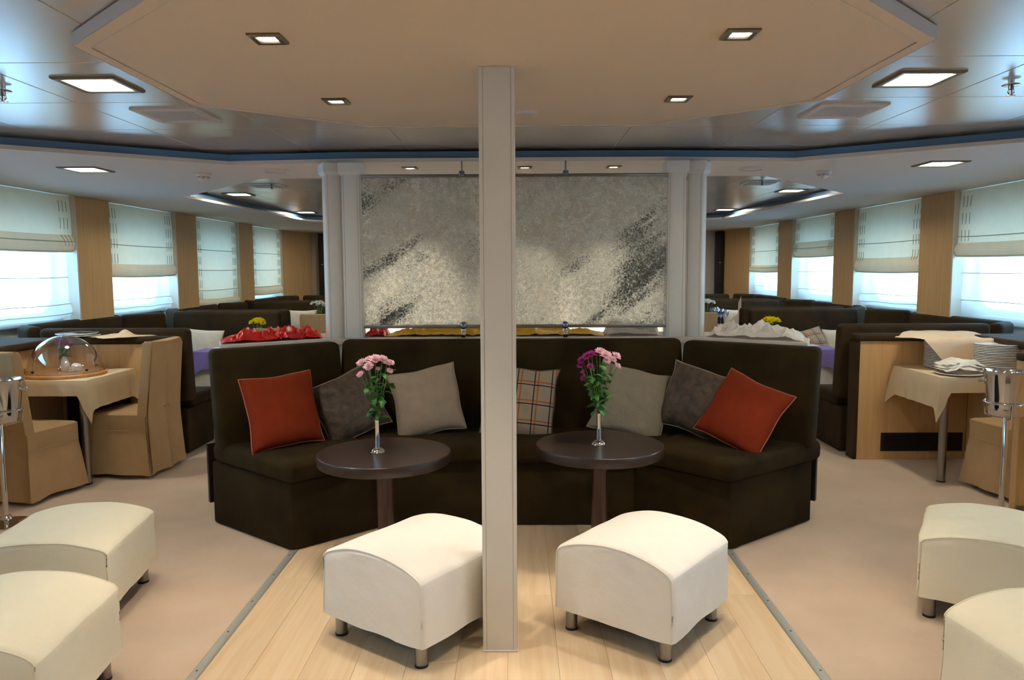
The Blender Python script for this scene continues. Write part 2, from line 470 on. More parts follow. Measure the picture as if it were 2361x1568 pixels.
# ---- floor: carpet, and planks between the two strips
fl = B()
fl.box((-2.85, (YB + YE) / 2, -0.06), (3.36, YE - YB, 0.12)).box((2.85, (YB + YE) / 2, -0.06), (3.36, YE - YB, 0.12))
fl.box((0, (4.6 + YE) / 2, -0.06), (2.34, YE - 4.6, 0.12))
floor = fl.done('floor', 'carpet', kind='structure')
sub = B().box((0, 0.3, -0.075), (2.34, 8.6, 0.12)).done('subfloor', 'joint_tan', floor)
pw = 2.32 / 12
pm = [B().box((0, 0, -0.013), (pw - 0.0009, 1.2 - 0.0009, 0.026), bev=0.0008, seg=1).mesh('floor_plank', 'maple') for _ in range(1)]
random.seed(3)
for i in range(12):
    y = YB + random.choice((0.0, 0.4, 0.8, 0.2, 0.6)) - 1.2
    while y < 4.6:
        y0, y1 = max(y, YB), min(y + 1.2, 4.6)
        if y1 - y0 > 0.02:
            o = link('floor_plank', pm[0], floor, (-1.16 + pw * (i + 0.5), (y0 + y1) / 2, 0))
            o.scale = (1, (y1 - y0) / 1.2, 1)
        y += 1.2
# threshold strips
for k, sx in enumerate((-1, 1)):
    def prof(u, v):
        a = math.pi * u
        return Vector((sx * 1.163 + 0.021 * math.cos(a), YB + (3.98 - YB) * v, 0.0085 * math.sin(a)))
    t = B().grid(8, 2, prof).done('trim_%d' % (k + 1), 'alu', kind='structure')
    for y in (2.15, 2.42, 2.72, 3.03, 3.32, 3.62, 3.88):
        B().lathe([(0, 0.0025), (0.004, 0.0022), (0.005, 0), (0, -0.002)], (sx * 1.163, y, 0.0082), 8).done('screw', 'fix', t)

# ---- outer shell
B().box((0, YB - 0.1, 1.15), (9.4, 0.2, 2.5)).done('wall_back', 'wall_end', kind='structure')
wf = B().box((0, YE + 0.1, 1.15), (9.4, 0.2, 2.5)).done('wall_front', 'wall_end', kind='structure')
B().box((0, (YB + YE) / 2, 2.42), (9.4, YE - YB + 0.4, 0.1)).done('ceiling_deck', 'dark_void', kind='structure')

# ---- soffit (ceiling) with two octagon trays
def tray_poly(x1, y0, x2, y1, y2, x3, y3):
    return [(-x1, y0), (x1, y0), (x2, y1), (x2, y2), (x3, y3), (-x3, y3), (-x2, y2), (-x2, y1)]
TR1 = tray_poly(1.88, -2.6, 3.35, -1.5, 4.18, 1.88, 5.15)
TR1 = [(-1.88, -2.6), (1.88, -2.6), (3.40, -1.7), (3.40, 4.08), (1.88, 5.16), (1.0, 5.07), (-1.0, 5.07), (-1.88, 5.16), (-3.40, 4.08), (-3.40, -1.7)]
TR2 = [(-1.93, 5.95), (1.93, 5.95), (3.15, 7.38), (2.98, 11.1), (1.6, 12.4), (-1.6, 12.4), (-2.98, 11.1), (-3.15, 7.38)]
bm = bmesh.new()
def loop_edges(pts, z):
    v = [bm.verts.new((p[0], p[1], z)) for p in pts]
    return v, [bm.edges.new((v[i], v[(i + 1) % len(v)])) for i in range(len(v))]
_, e0 = loop_edges([(-4.42, YB), (4.42, YB), (4.42, YE), (-4.42, YE)], ZS)
v1, e1 = loop_edges(TR1, ZS); v2, e2 = loop_edges(TR2, ZS)
bmesh.ops.triangle_fill(bm, use_beauty=True, use_dissolve=False, edges=e0 + e1 + e2)
for vs in (v1, v2):   # the lip
    up = [bm.verts.new((v.co.x, v.co.y, ZS + 0.024)) for v in vs]
    cen = Vector((0, sum(v.co.y for v in vs) / len(vs), 0))
    ou = []
    for v in vs:
        d = Vector((v.co.x, v.co.y - cen.y, 0)).normalized() * 0.03
        ou.append(bm.verts.new((v.co.x + d.x, v.co.y + d.y, ZS + 0.024)))
    for i in range(len(vs)):
        j = (i + 1) % len(vs)
        bm.faces.new((vs[i], vs[j], up[j], up[i])); bm.faces.new((up[i], up[j], ou[j], ou[i]))
me = bpy.data.meshes.new('ceiling'); bm.to_mesh(me); bm.free(); me.materials.append(M['soffit'])
ceiling = link('ceiling', me, kind='structure')

# recessed metal band round each tray
for k, TR in enumerate((TR1, TR2)):
    b = B(); cy_ = sum(p[1] for p in TR) / len(TR)
    q = []
    for p in TR:
        d = Vector((p[0], p[1] - cy_)).normalized() * 0.028
        q.append((p[0] + d.x, p[1] + d.y))
    n = len(q)
    vs = [(p[0], p[1], ZS + 0.02) for p in q] + [(p[0], p[1], ZS + 0.070) for p in q]
    b.faces(vs, [(i, (i + 1) % n, n + (i + 1) % n, n + i) for i in range(n)])
    tt = b.done('trim_%d' % (k + 3), 'groove', ang=0, kind='structure')

# ---- metal ceiling tiles
def inside(p, poly):
    c = False; n = len(poly)
    for i in range(n):
        a, b_ = poly[i], poly[i - 1]
        if (a[1] > p[1]) != (b_[1] > p[1]) and p[0] < (b_[0] - a[0]) * (p[1] - a[1]) / (b_[1] - a[1]) + a[0]: c = not c
    return c
tw, tl = 0.676, 0.695
tile_me = B().box((0, 0, 0.006), (tw - 0.005, tl - 0.005, 0.012), bev=0.0015, seg=1).mesh('ceiling_tile', 'tile')
def tiles(x_lines, y_first, y_last, TR):
    y = y_first
    while y < y_last:
        for x in x_lines:
            c = (x, y + tl / 2)
            if any(inside((c[0] + dx * tw / 2 * 1.0, c[1] + dy * tl / 2 * 1.0), TR) for dx in (-1, -.5, 0, .5, 1) for dy in (-1, -.5, 0, .5, 1)):
                link('ceiling_tile', tile_me, ceiling, (c[0], c[1], ZC))
        y += tl
xs = [(i + 0.5) * tw - 0.0 for i in range(-5, 5)]
xs = [x + 0.002 for x in xs]
tiles(xs, 2.968 - tl * 9, 5.3, TR1)
tiles([x for x in xs], 5.85, 12.6, TR2)
for (a, c) in ((-2.8, 5.3), (5.85, 12.5)):
    B().box((0, (a + c) / 2, ZC + 0.004), (7.0, c - a, 0.003)).done('seam_backing', 'seam', ceiling)

# ---- canopy
can = [(-0.72, 4.07), (0.73, 4.08), (1.40, 3.51), (1.415, 2.59), (0.73, 1.93), (-0.73, 1.93), (-1.42, 2.59), (-1.42, 3.505)]
b = B().poly_prism(can, ZCAN, ZCAN + 0.044, 0.002, 1)
canopy = b.done('ceiling_canopy', 'canopy', ang=20, kind='structure')
rim = [(p[0] * 1.002, (p[1] - 3) * 1.002 + 3) for p in can]
b = B(); n = len(can)
vs = [(p[0], p[1], ZCAN + 0.001) for p in rim] + [(p[0], p[1], ZCAN + 0.0435) for p in rim]
b.faces(vs, [(i, (i + 1) % n, n + (i + 1) % n, n + i) for i in range(n)])
b.done('edge_band', 'canopy_edge', canopy, ang=0)
ins = [(p[0] * 0.965, (p[1] - 3) * 0.955 + 3) for p in can]
b = B()
b.closed_tube([(p[0], p[1], ZCAN - 0.0010) for p in ins], 0.0016, 6)
b.done('edge_seam', 'canopy_edge', canopy)
# hangers between canopy and deck
for x, y in ((-0.9, 2.6), (0.9, 2.6), (-0.9, 3.5), (0.9, 3.5)):
    B().lathe([(0.02, 0.042), (0.02, 0.050)], (x, y, ZCAN), 10).done('hanger', 'dark_void', canopy)

# ---- walls with windows
def rrect(cy, cz, w, h, r, n=6):
    pts = []
    for sx, sy, a0 in ((1, 1, 0), (-1, 1, 90), (-1, -1, 180), (1, -1, 270)):
        for k in range(n + 1):
            a = R(a0 + 90 * k / n)
            pts.append((cy + sx * (w / 2 - r) + r * math.cos(a), cz + sy * (h / 2 - r) + r * math.sin(a)))
    return pts
WIN_W, WIN_Z0, WIN_Z1 = 1.34, 1.12, 1.98
def window_plate():
    bm = bmesh.new()
    hw = PITCHW / 2
    outer = [(-hw, 0.9), (hw, 0.9), (hw, 2.3), (-hw, 2.3)]
    hole = rrect(0, (WIN_Z0 + WIN_Z1) / 2, WIN_W, WIN_Z1 - WIN_Z0, 0.2)
    vo = [bm.verts.new((0, p[0], p[1])) for p in outer]; vh = [bm.verts.new((0, p[0], p[1])) for p in hole]
    es = [bm.edges.new((v[i], v[(i + 1) % len(v)])) for v in (vo, vh) for i in range(len(v))]
    bmesh.ops.triangle_fill(bm, use_beauty=True, edges=es)
    vb = [bm.verts.new((0.09, v.co.y, v.co.z)) for v in vh]
    for i in range(len(vh)):
        j = (i + 1) % len(vh)
        bm.faces.new((vh[i], vh[j], vb[j], vb[i]))
    me = bpy.data.meshes.new('window'); bm.to_mesh(me); bm.free(); me.materials.append(M['win_white'])
    return me
plate_me = window_plate()
rim_me = B().closed_tube([(0.0, p[0], p[1]) for p in rrect(0, (WIN_Z0 + WIN_Z1) / 2, WIN_W + 0.03, WIN_Z1 - WIN_Z0 + 0.03, 0.21)], 0.016, 8).mesh('window_frame', 'win_white')
pb = bmesh.new(); pb.faces.new([pb.verts.new((0.06, p[0], p[1])) for p in rrect(0, (WIN_Z0 + WIN_Z1) / 2, WIN_W, WIN_Z1 - WIN_Z0, 0.2)])
pane_me = bpy.data.meshes.new('pane'); pb.to_mesh(pane_me); pb.free(); pane_me.materials.append(M['pane'])
sill_me = B().box((-0.035, 0, 1.035), (0.07, 1.50, 0.05), bev=0.012).mesh('sill', 'win_white')

GW = 0.59      # wood panel width
tn = 5
winc = [P0 - (PITCHW - GW) / 2 + PITCHW * k for k in range(-4, 4)]     # window centres
for side, sx in (('left', -1), ('right', 1)):
    wb = B().box((sx * 4.40, (YB + YE) / 2, 0.45), (0.12, YE - YB, 0.9))
    wb.box((sx * 4.40, (YB + winc[0] - PITCHW / 2) / 2, 1.6), (0.12, winc[0] - PITCHW / 2 - YB, 1.4))
    wb.box((sx * 4.40, (YE + winc[-1] + PITCHW / 2) / 2, 1.6), (0.12, YE - winc[-1] - PITCHW / 2, 1.4))
    wall = wb.done('wall_' + side, 'win_white', kind='structure')
    pan = B().box((0, 0, 0), (0.235, GW, 1.36), bev=0.004, seg=1).mesh('wood_panel', 'oak')
    edg = B().box((0, 0, 0), (0.237, 0.022, 1.36), bev=0.002, seg=1).mesh('edge_strip', 'oak_edge')
    for k in range(-5, 4):
        y0 = P0 + PITCHW * k
        w = GW if k < 3 else YE - y0 - 0.3
        if y0 < YB: continue
        if k == 3:
            # last panel runs on and curves round to the end wall
            pts = [(WX, y0), (WX, YE - 0.9), (WX - 0.03, YE - 0.55), (WX - 0.12, YE - 0.25), (WX - 0.22, YE - 0.02), (WX + 0.235, YE - 0.02), (WX + 0.235, y0)]
            o = B().poly_prism([(sx * p[0], p[1]) for p in pts], 0.86, 2.2).done('trim_%d' % tn, 'oak', None, ang=30, kind='structure'); ey = (sx * (WX + 0.131), y0 - 0.011, 1.52); link('edge_strip', edg, o, ey); tn += 1
        else:
            o = link('trim_%d' % tn, pan, None, (sx * (WX + 0.12), y0 + GW / 2, 1.52), None, 'structure'); link('edge_strip', edg, o, (0, -GW / 2 - 0.011, 0)); tn += 1  # oak wall panel between windows, a piece of the wall though named trim
    for k, yc in enumerate(winc):
        w = link('window_%d' % (k + 1 + (8 if sx > 0 else 0)), plate_me, None, (sx * 4.34, yc, 0), (0, 0, 0), 'structure')
        if sx < 0: w.rotation_euler = (0, 0, math.pi)
        link('window_frame', rim_me, w); link('pane', pane_me, w); link('sill', sill_me, w)

# roman shades: stiff linen above, sheer below
def shade(name, length, folded, stack, sx, group, label, yc, folds_at=0.42):
    """length: z of the lower edge; folded: height of the fold turned up at the bottom"""
    W2 = (PITCHW - GW) / 2 - 0.012
    top = 2.195
    root = thing(name, label, 'blind', (sx * 4.155, yc, 0), 0 if sx > 0 else math.pi, group)
    zs = []; z = top
    rows = []
    H_ = top - length
    sd = random.random() * 50
    nz = max(8, int(H_ / 0.04))
    def surf(u, v):
        y = -W2 + 2 * W2 * u; zz = top - H_ * v
        belly = 0.0
        d = zz - length
        if d < folded: belly = -0.030 * math.sin(math.pi * min(1, d / folded)) - 0.012
        else: belly = -0.012 * min(1, (top - zz) / 0.2)
        nse = noise.noise(Vector((y * 2.2 + sd, zz * 1.3, sd))) * 0.008
        sag = -0.010 * (1 - (2 * u - 1) ** 2) * v
        return Vector((belly + nse, y, zz + sag))
    vf = (H_ - folded) / H_
    B().grid(22, nz, lambda u, v: surf(u, v * vf)).done('fabric', 'blind', root, ang=60)
    B().grid(22, 10, lambda u, v: surf(u, vf + (1 - vf) * v)).done('folded_hem', 'blind_fold', root, ang=60)
    # hem cords (rod pockets)
    hem = []
    z = top - folds_at
    while z > length + folded * 0.5:
        hem.append(z); z -= 0.27
    hem.append(length + 0.012)
    for zz in hem:
        pts = [surf(u / 10, (top - zz) / H_) + Vector((-0.004, 0, 0)) for u in range(11)]
        B().tube(pts, 0.0045, 6).done('rod_pocket', 'thread', root)
    # cord stitches
    st = B()
    for side in (-1, 1):
        for c in range(3):
            yy = side * (W2 - 0.07 - 0.055 * c)
            z = top - 0.05
            while z - 0.10 > length + 0.03:
                infold = z - 0.05 < length + folded
                dy = 0.022 if infold else 0.0
                p = [surf((yy + W2) / (2 * W2), (top - (z - t)) / H_) + Vector((-0.003, dy * t * 10 * (1 if sx > 0 else -1), 0)) for t in (0, 0.05, 0.10)]
                st.tube(p, 0.0021, 4)
                z -= 0.155
    st.done('stitching', 'stitch', root, kind='stuff')
    # sheer
    sh = B()
    zb = 1.06 if stack else 1.0
    def sf(u, v):
        y = -W2 + 2 * W2 * u; zz = top - (top - zb) * v
        x = 0.055 + 0.006 * math.sin(u * 9 + sd) + 0.006 * noise.noise(Vector((y * 5, zz * 5, sd)))
        if stack and zz < zb + 0.14: x -= 0.03 * math.sin((zb + 0.14 - zz) / 0.14 * math.pi)
        return Vector((x, y, zz + (0.02 * noise.noise(Vector((y * 2.5, sd, 0))) * v if stack else 0)))
    sh.grid(24, 30, sf)
    sh.done('sheer', 'sheer', root, ang=60)
    for zz in [1.70, 1.44, 1.19] + ([1.10] if stack else []):
        pts = [sf(u / 8, (top - zz) / (top - zb)) + Vector((-0.004, 0, 0)) for u in range(9)]
        B().tube(pts, 0.0035, 5).done('sheer_rod', 'thread', root)
    return root
LB = {4: (1.675, 0.16, True), 5: (1.435, 0.14, True), 6: (1.02, 0.10, False), 7: (1.10, 0.14, False)}
RB = {4: (1.59, 0.13, False), 5: (1.44, 0.17, True), 6: (1.645, 0.22, False), 7: (1.425, 0.12, False)}
names = {4: 'nearest', 5: 'second', 6: 'third', 7: 'farthest'}
for sx, DB, sd in ((-1, LB, 'left'), (1, RB, 'right')):
    for k, yc in enumerate(winc):
        ln, fd, stk = DB.get(k, (1.6, 0.2, True))
        lab = ('cream roman shade over a sheer, %s %s window of four in view' % (names[k], sd)) if k in names else \
            'cream roman shade at a %s window out of the picture' % sd
        shade('roman_shade', ln, fd, stk, sx, 'roman shades at the windows' if k in names else 'roman shades outside the frame on the %s' % sd, lab, yc)

# ---- side cabinets under the windows, partitions
for sx, side in ((-1, 'left'), (1, 'right')):
    c = thing('side_cabinet', 'long low oak cabinet under the %s windows with a dark padded top' % side, 'cabinet', (0, 0, 0))
    b = B().box((sx * 3.93, (YB + 5.9) / 2 + 0.1, 0.465), (0.78, 5.9 - YB - 0.2, 0.93), bev=0.003, seg=1)
    b.done('body', 'oak', c)
    B().box((sx * 3.915, (YB + 5.9) / 2 + 0.1, 0.958), (0.83, 5.9 - YB - 0.2, 0.055), bev=0.018, seg=3).done('padded_top', 'velvet_booth', c)
    p = thing('partition', 'oak half-height partition with dark padded cap between %s dining table and booths' % side, 'partition', (0, 0, 0))
    B().box((sx * 3.115, 5.935, 0.465), (0.85, 0.07, 0.93), bev=0.003, seg=1).done('panel', 'oak', p)
    B().box((sx * 3.10, 5.950, 0.958), (0.88, 0.14, 0.055), bev=0.018, seg=3).done('padded_cap', 'velvet_booth', p)
    B().box((sx * 2.675, 5.955, 0.465), (0.032, 0.13, 0.93), bev=0.006, seg=1).done('padded_end', 'velvet_booth', p)
    if True:
        g = B().box((sx * 3.195, 5.897, 0.137), (0.635, 0.008, 0.145))
        gr = g.done('vent_grille', 'grille', p)
        for k in range(7):
            B().box((sx * 3.195, 5.891, 0.085 + k * 0.0175), (0.59, 0.008, 0.004)).done('slat', 'black', gr)
B().box((-3.25, 5.896, 0.42), (0.50, 0.010, 0.50), bev=0.002, seg=1).done('shade_panel', 'grille', [o_ for o_ in bpy.data.objects if o_.name == 'partition'][0])  # dark sheet standing in for the shade under the left table
# near partition end at far right
p = thing('partition', 'oak end panel cut off by the right edge behind the chrome ice bucket', 'partition')
B().box((3.308, 4.62, 0.465), (0.445, 0.06, 0.93), bev=0.003, seg=1).done('panel', 'oak', p)
B().box((3.308, 4.62, 0.955), (0.455, 0.08, 0.05), bev=0.015, seg=2).done('padded_cap', 'velvet_booth', p)
B().box((3.14, 4.584, 0.02), (0.10, 0.012, 0.04), bev=0.002, seg=1).done('kick_plate', 'steel', p)

# ---- core wall behind the glass
core = B().box((0, 7.9, 1.12), (3.0, 3.0, 2.2), bev=0.004, seg=1).done('wall_core', 'wall_core', kind='structure')
for x in (-0.45, 0.02, 0.48):
    B().box((x, 6.392, 1.12), (0.012, 0.02, 2.1)).done('joint', 'slat', core)

# ---- pillars
def pillar(name, label, x, y, s, rz, z0, z1, capital, group=None):
    t = thing(name, label, 'pillar', (x, y, 0), rz, group)
    B().box((0, 0, (z0 + z1) / 2), (s, s, z1 - z0), bev=0.003, seg=2).done('shaft', 'white', t)
    # shallow raised facing on each face: two fine joints
    for k in range(4):
        for d in (-1, 1):
            a = k * math.pi / 2
            m = Matrix.Rotation(a, 4, 'Z')
            B().box((d * s * 0.39, -s / 2 - 0.0002, (z0 + z1) / 2), (0.0022, 0.0016, z1 - z0 - 0.004), mtx=m).done('joint_line', 'slat', t)
    if capital:
        cz = z1 - 0.085
        for (a, q) in ((1.0, 0),):
            b = B()
            h = s / 2
            prof = [(h + 0.002, cz), (h + 0.012, cz + 0.01), (h + 0.018, cz + 0.022), (h + 0.018, cz + 0.078), (h + 0.012, cz + 0.084)]
            vs = []; fs = []
            for r_, z_ in prof: vs += [(-r_, -r_, z_), (r_, -r_, z_), (r_, r_, z_), (-r_, r_, z_)]
            for i in range(len(prof) - 1):
                for k in range(4):
                    fs.append((4 * i + k, 4 * i + (k + 1) % 4, 4 * (i + 1) + (k + 1) % 4, 4 * (i + 1) + k))
            fs.append((16, 17, 18, 19)); fs.append((3, 2, 1, 0))
            b.faces(vs, fs).done('capital', 'white', t, ang=25)
    else:
        B().box((0, 0, 0.004), (s + 0.006, s + 0.006, 0.008), bev=0.002, seg=1).done('base_collar', 'fix_white', t)
    return t
pillar('pillar', 'square white pillar standing between the two white footstools', -0.031, 2.943, 0.134, 0, 0.0, ZCAN, False)
CT = 1.045   # counter top
pillar('pillar', 'inner white pillar at the left edge of the glass screen', -1.05, 5.11, 0.115, 0, CT, ZS, True)
pillar('pillar', 'inner white pillar at the right edge of the glass screen', 1.085, 5.11, 0.115, 0, CT, ZS, True)
pillar('pillar', 'turned outer white pillar above the red satin cloth', -1.186, 5.115, 0.105, R(28), CT, ZS, True)
pillar('pillar', 'turned outer white pillar above the white bunched cloth', 1.228, 5.115, 0.105, R(-28), CT, ZS, True)

# ================================================================== LAMPS
def square_lamp_mesh(o, i, matn, e):
    """frame ring with sloping inner edge"""
    f = B(); h = o / 2; k = i / 2
    vs = []
    for r_, z_ in ((h, 0.0), (h, -0.006), (h - 0.008, -0.010), (k + 0.006, -0.008), (k, 0.004)):
        vs += [(-r_, -r_, z_), (r_, -r_, z_), (r_, r_, z_), (-r_, r_, z_)]
    fs = []
    for a in range(4):
        for q in range(4): fs.append((4 * a + q, 4 * a + (q + 1) % 4, 4 * (a + 1) + (q + 1) % 4, 4 * (a + 1) + q))
    f.faces(vs, fs)
    fm = f.mesh('frame', matn, ang=25)
    d = B().box((0, 0, -0.0015), (i + 0.001, i + 0.001, 0.004)).mesh('diffuser', e, ang=0)
    hb = B()
    hb.poly_prism([(-h + .004, -h + .004), (h - .004, -h + .004), (h - .004, h - .004), (-h + .004, h - .004)], 0.001, 0.030)
    return fm, d, hb.mesh('housing', 'dark_void', ang=0)
LFM, LDM, LHM = square_lamp_mesh(0.265, 0.195, 'fix', 'lamp_sq')
def square_lamp(x, y, z, label, group, rz=0):
    if z == ZC: x, y = mz(x, y)
    t = thing('ceiling_light', label, 'light', (x, y, z), rz, group)
    link('frame', LFM, t); link('diffuser', LDM, t); link('housing', LHM, t)
    return t
for (x, y, z, l) in ((-1.755, 3.36, ZC, 'square lit ceiling lamp in the metal ceiling left of the beige canopy'),
                     (1.755, 3.36, ZC, 'square lit ceiling lamp in the metal ceiling right of the beige canopy'),
                     (-2.93, 5.33, ZS, 'square lit lamp in the white soffit above the left dining table'),
                     (2.92, 5.30, ZS, 'square lit lamp in the white soffit above the right dining table'),
                     (-3.05, 8.15, ZC, 'square lit lamp at the near end of the rear metal ceiling on the left'),
                     (3.03, 8.10, ZC, 'square lit lamp at the near end of the rear metal ceiling on the right'),
                     (-2.92, 10.72, ZC, 'square lit lamp at the far end of the rear metal ceiling on the left'),
                     (2.93, 10.66, ZC, 'square lit lamp at the far end of the rear metal ceiling on the right')):
    square_lamp(min(max(x, -2.9), 2.9) if z == ZC and y > 7 else x, y, z, l, 'square ceiling lights')
for (x, y) in ((-1.755, 0.6), (1.755, 0.6), (-1.755, -1.6), (1.755, -1.6)):  # unseen lamps added as fill light from the camera side
    square_lamp(x, y, ZC, 'added square fill lamp in the ceiling behind the viewer, out of the picture', 'added fill lamps behind the viewer')
for (x, y) in ((-2.9, 13.2), (2.9, 13.2)):
    square_lamp(x, y, ZS, 'square lit soffit lamp near the far end wall, hidden by the pillars', 'square lights by the far wall')

HFM, HDM, HHM = square_lamp_mesh(0.106, 0.052, 'fix', 'lamp_hal')
def halogen(x, y, z, label, group, tgt=None, power=K_SPOT, size=74, sc=1.0, bl=0.6, col=WARM):
    t = thing('recessed_spotlight', label, 'spotlight', (x, y, z), 0, group)
    a = link('frame', HFM, t); c = link('bulb', HDM, t); link('housing', HHM, t)
    for q in (a, c): q.scale = (sc, sc, 1)
    spot('spot_beam', (x, y, z - 0.015), tgt or (x, y, 0), power, size, bl, col)
    return t
for x, y, l in ((-0.752, 2.515, 'recessed square spotlight at the near left of the beige canopy'),
                (0.752, 2.505, 'recessed square spotlight at the near right of the beige canopy'),
                (-0.75, 3.43, 'recessed square spotlight at the far left of the beige canopy'),
                (0.75, 3.43, 'recessed square spotlight at the far right of the beige canopy')):
    halogen(x, y, ZCAN, l, 'canopy spotlights', power=K_SPOT)
for x, l in ((-0.70, 'small soffit spotlight above the left half of the glass screen'), (0.095, 'small soffit spotlight just right of the white middle pillar'),
             (0.709, 'small soffit spotlight above the right half of the glass screen')):
    halogen(x, 5.36, ZS, l, 'soffit spotlights over the glass', (x * 1.14, 6.4, 1.24), 800, 36, 0.95, 1.0, (1.0, 0.94, 0.84))
for x, y in ((-0.75, 0.4), (0.75, 0.4), (-0.75, -1.0), (0.75, -1.0)):  # unseen spots added to fill from behind the camera
    halogen(x, y, ZC, 'added fill spotlight in the ceiling behind the viewer, out of the picture', 'added fill spotlights behind the viewer', power=K_SPOT)

# vents
def vent(x, y, label):
    x, y = mz(x, y)
    t = thing('ceiling_vent', label, 'vent', (x, y, ZC), 0, 'air vents in the metal ceiling')
    f = B(); h, k = 0.165, 0.125
    vs = []
    for r_, z_ in ((h, 0.0), (h, -0.007), (h - 0.01, -0.012), (k + 0.01, -0.012), (k, -0.004), (k, 0.003)):
        vs += [(-r_, -r_, z_), (r_, -r_, z_), (r_, r_, z_), (-r_, r_, z_)]
    fs = [(4 * a + q, 4 * a + (q + 1) % 4, 4 * (a + 1) + (q + 1) % 4, 4 * (a + 1) + q) for a in range(5) for q in range(4)]
    f.faces(vs, fs).done('frame', 'fix_white', t, ang=25)
    B().box((0, 0, -0.0030), (0.25, 0.25, 0.0055)).done('shade_backing', 'grille', t)  # dark sheet flush with the slats, painting the shade between them
    sm = B().box((0, 0, 0), (0.25, 0.0125, 0.0022)).mesh('slat', 'fix_white')
    for i in range(12): link('slat', sm, t, (0, -0.115 + 0.021 * i, -0.0058))
vent(-1.71, 4.02, 'white louvred air vent in the metal ceiling left of the canopy')
vent(1.71, 4.02, 'white louvred air vent in the metal ceiling right of the canopy')
for x in (-2.29, 2.29):
    t = thing('ceiling_vent', 'flat white air vent plate in the rear metal ceiling on the %s' % ('left' if x < 0 else 'right'), 'vent', (x, 7.2, ZC), 0, 'air vents in the rear ceiling')
    B().box((0, 0, -0.005), (0.30, 0.30, 0.01), bev=0.003).done('plate', 'fix_white', t)
    B().box((0, 0, -0.012), (0.24, 0.24, 0.006), bev=0.002).done('inner_plate', 'slat', t)

# sprinklers
def sprinkler(x, y, z, label):
    if y < 6: x, y = mz(x, y)
    t = thing('sprinkler', label, 'sprinkler', (x, y, z), 0, 'ceiling sprinklers')
    B().lathe([(0, 0), (0.012, 0), (0.012, -0.012), (0.034, -0.014), (0.036, -0.017), (0.030, -0.019), (0.011, -0.020), (0, -0.02)], n=20).done('escutcheon', 'chrome', t)
    B().lathe([(0.011, -0.02), (0.011, -0.035), (0.007, -0.038), (0.006, -0.058), (0, -0.058)], n=12).done('body', 'steel', t)
    B().tube([(-0.012, 0, -0.034), (-0.014, 0, -0.046), (0, 0, -0.062)], 0.0022, 6).tube([(0.012, 0, -0.034), (0.014, 0, -0.046), (0, 0, -0.062)], 0.0022, 6).done('frame_arm', 'steel', t)
    B().lathe([(0, -0.060), (0.019, -0.061), (0.019, -0.063), (0, -0.064)], n=12).done('deflector', 'brass', t)
sprinkler(-2.20, 3.40, ZC, 'chrome sprinkler head in the ceiling at the left edge of the picture')
sprinkler(2.19, 3.42, ZC, 'chrome sprinkler head in the ceiling at the right edge of the picture')
sprinkler(-2.17, 6.95, ZC, 'small sprinkler head in the rear metal ceiling on the left')
sprinkler(2.22, 6.9, ZC, 'small sprinkler head in the rear metal ceiling on the right')

def detector(x, y, z, label):
    t = thing('smoke_detector', label, 'detector', (x, y, z), 0, 'smoke detectors')
    B().lathe([(0, 0), (0.052, 0), (0.054, -0.008), (0.050, -0.018), (0.046, -0.020)], n=28).done('base', 'fix_white', t)
    B().lathe([(0.046, -0.020), (0.044, -0.030), (0.034, -0.040), (0.020, -0.048), (0.012, -0.058), (0, -0.058)], n=28).done('cap', 'fix_white', t)
    for k in range(8):
        a = 2 * math.pi * k / 8 + 0.4
        for zz, rr in ((-0.026, 0.0455), (-0.033, 0.0415)):
            B().tube([(rr * math.cos(a + d), rr * math.sin(a + d), zz) for d in (-0.3, -0.15, 0, 0.15, 0.3)], 0.0016, 4).done('slot', 'black', t)
detector(-2.24, 5.62, ZS, 'white domed smoke detector on the soffit left of the pillars')
detector(2.28, 5.68, ZS, 'white domed smoke detector on the soffit right of the pillars')
def disc(x, y, z, r, label):
    t = thing('ceiling_speaker', label, 'speaker', (x, y, z), 0, 'round ceiling speakers')
    B().lathe([(0, -0.010), (r * 0.82, -0.009), (r * 0.86, -0.012), (r, -0.007), (r, 0)], n=32).done('grille', 'fix_white', t)
    B().lathe([(r * 0.80, -0.0095), (r * 0.81, -0.0125), (r * 0.83, -0.0095)], n=32).done('ring', 'slat', t)
disc(-1.66, 5.46, ZS, 0.09, 'round white ceiling speaker in the soffit left of the pillars')
disc(1.69, 5.48, ZS, 0.09, 'round white ceiling speaker in the soffit right of the pillars')
disc(0.09, 3.70, ZCAN, 0.05, 'round white disc on the canopy beside the middle pillar')

# ================================================================== SOFA
def slab(p0, p1, t, z0, z1, lean, name, m, parent, bev=0.035, extra=0.0):
    """upholstered back: front face p0->p1 (front = right-hand side when walking p0->p1), leaning back"""
    o = offs(p0, p1, 1.0)
    a, c = Vector(p0), Vector(p1)
    lo = [a, c, c + o * t, a + o * t]
    hi = [a + o * lean, c + o * lean, c + o * (lean + t * 0.85), a + o * (lean + t * 0.85)]
    return B().poly_prism([(v.x, v.y) for v in lo], z0, z1, bev, 4, [(v.x, v.y) for v in hi]).done(name, m, parent, ang=50)

sofa = thing('banquette_sofa', 'large dark brown velvet banquette with angled wings behind the two round tables', 'sofa', (0, 4.6, 0))
def so(b): return b
off = Vector((0, -4.6))
def L(pts): return [(p[0], p[1] - 4.6) for p in pts]
# bases
B().poly_prism(L([(-0.72, 4.36), (0.72, 4.36), (1.30, 4.92), (1.30, 5.02), (-1.30, 5.02), (-1.30, 4.92)]), 0.004, 0.375, 0.006, 2).done('base', 'velvet', sofa)
for s in (-1, 1):
    pts = [(s * 1.165, 3.945), (s * 1.775, 4.425), (s * 1.30, 4.915), (s * 0.722, 4.365)]
    if s > 0: pts = pts[::-1]
    B().poly_prism(L(pts), 0.004, 0.375, 0.012, 3).done('base', 'velvet', sofa)
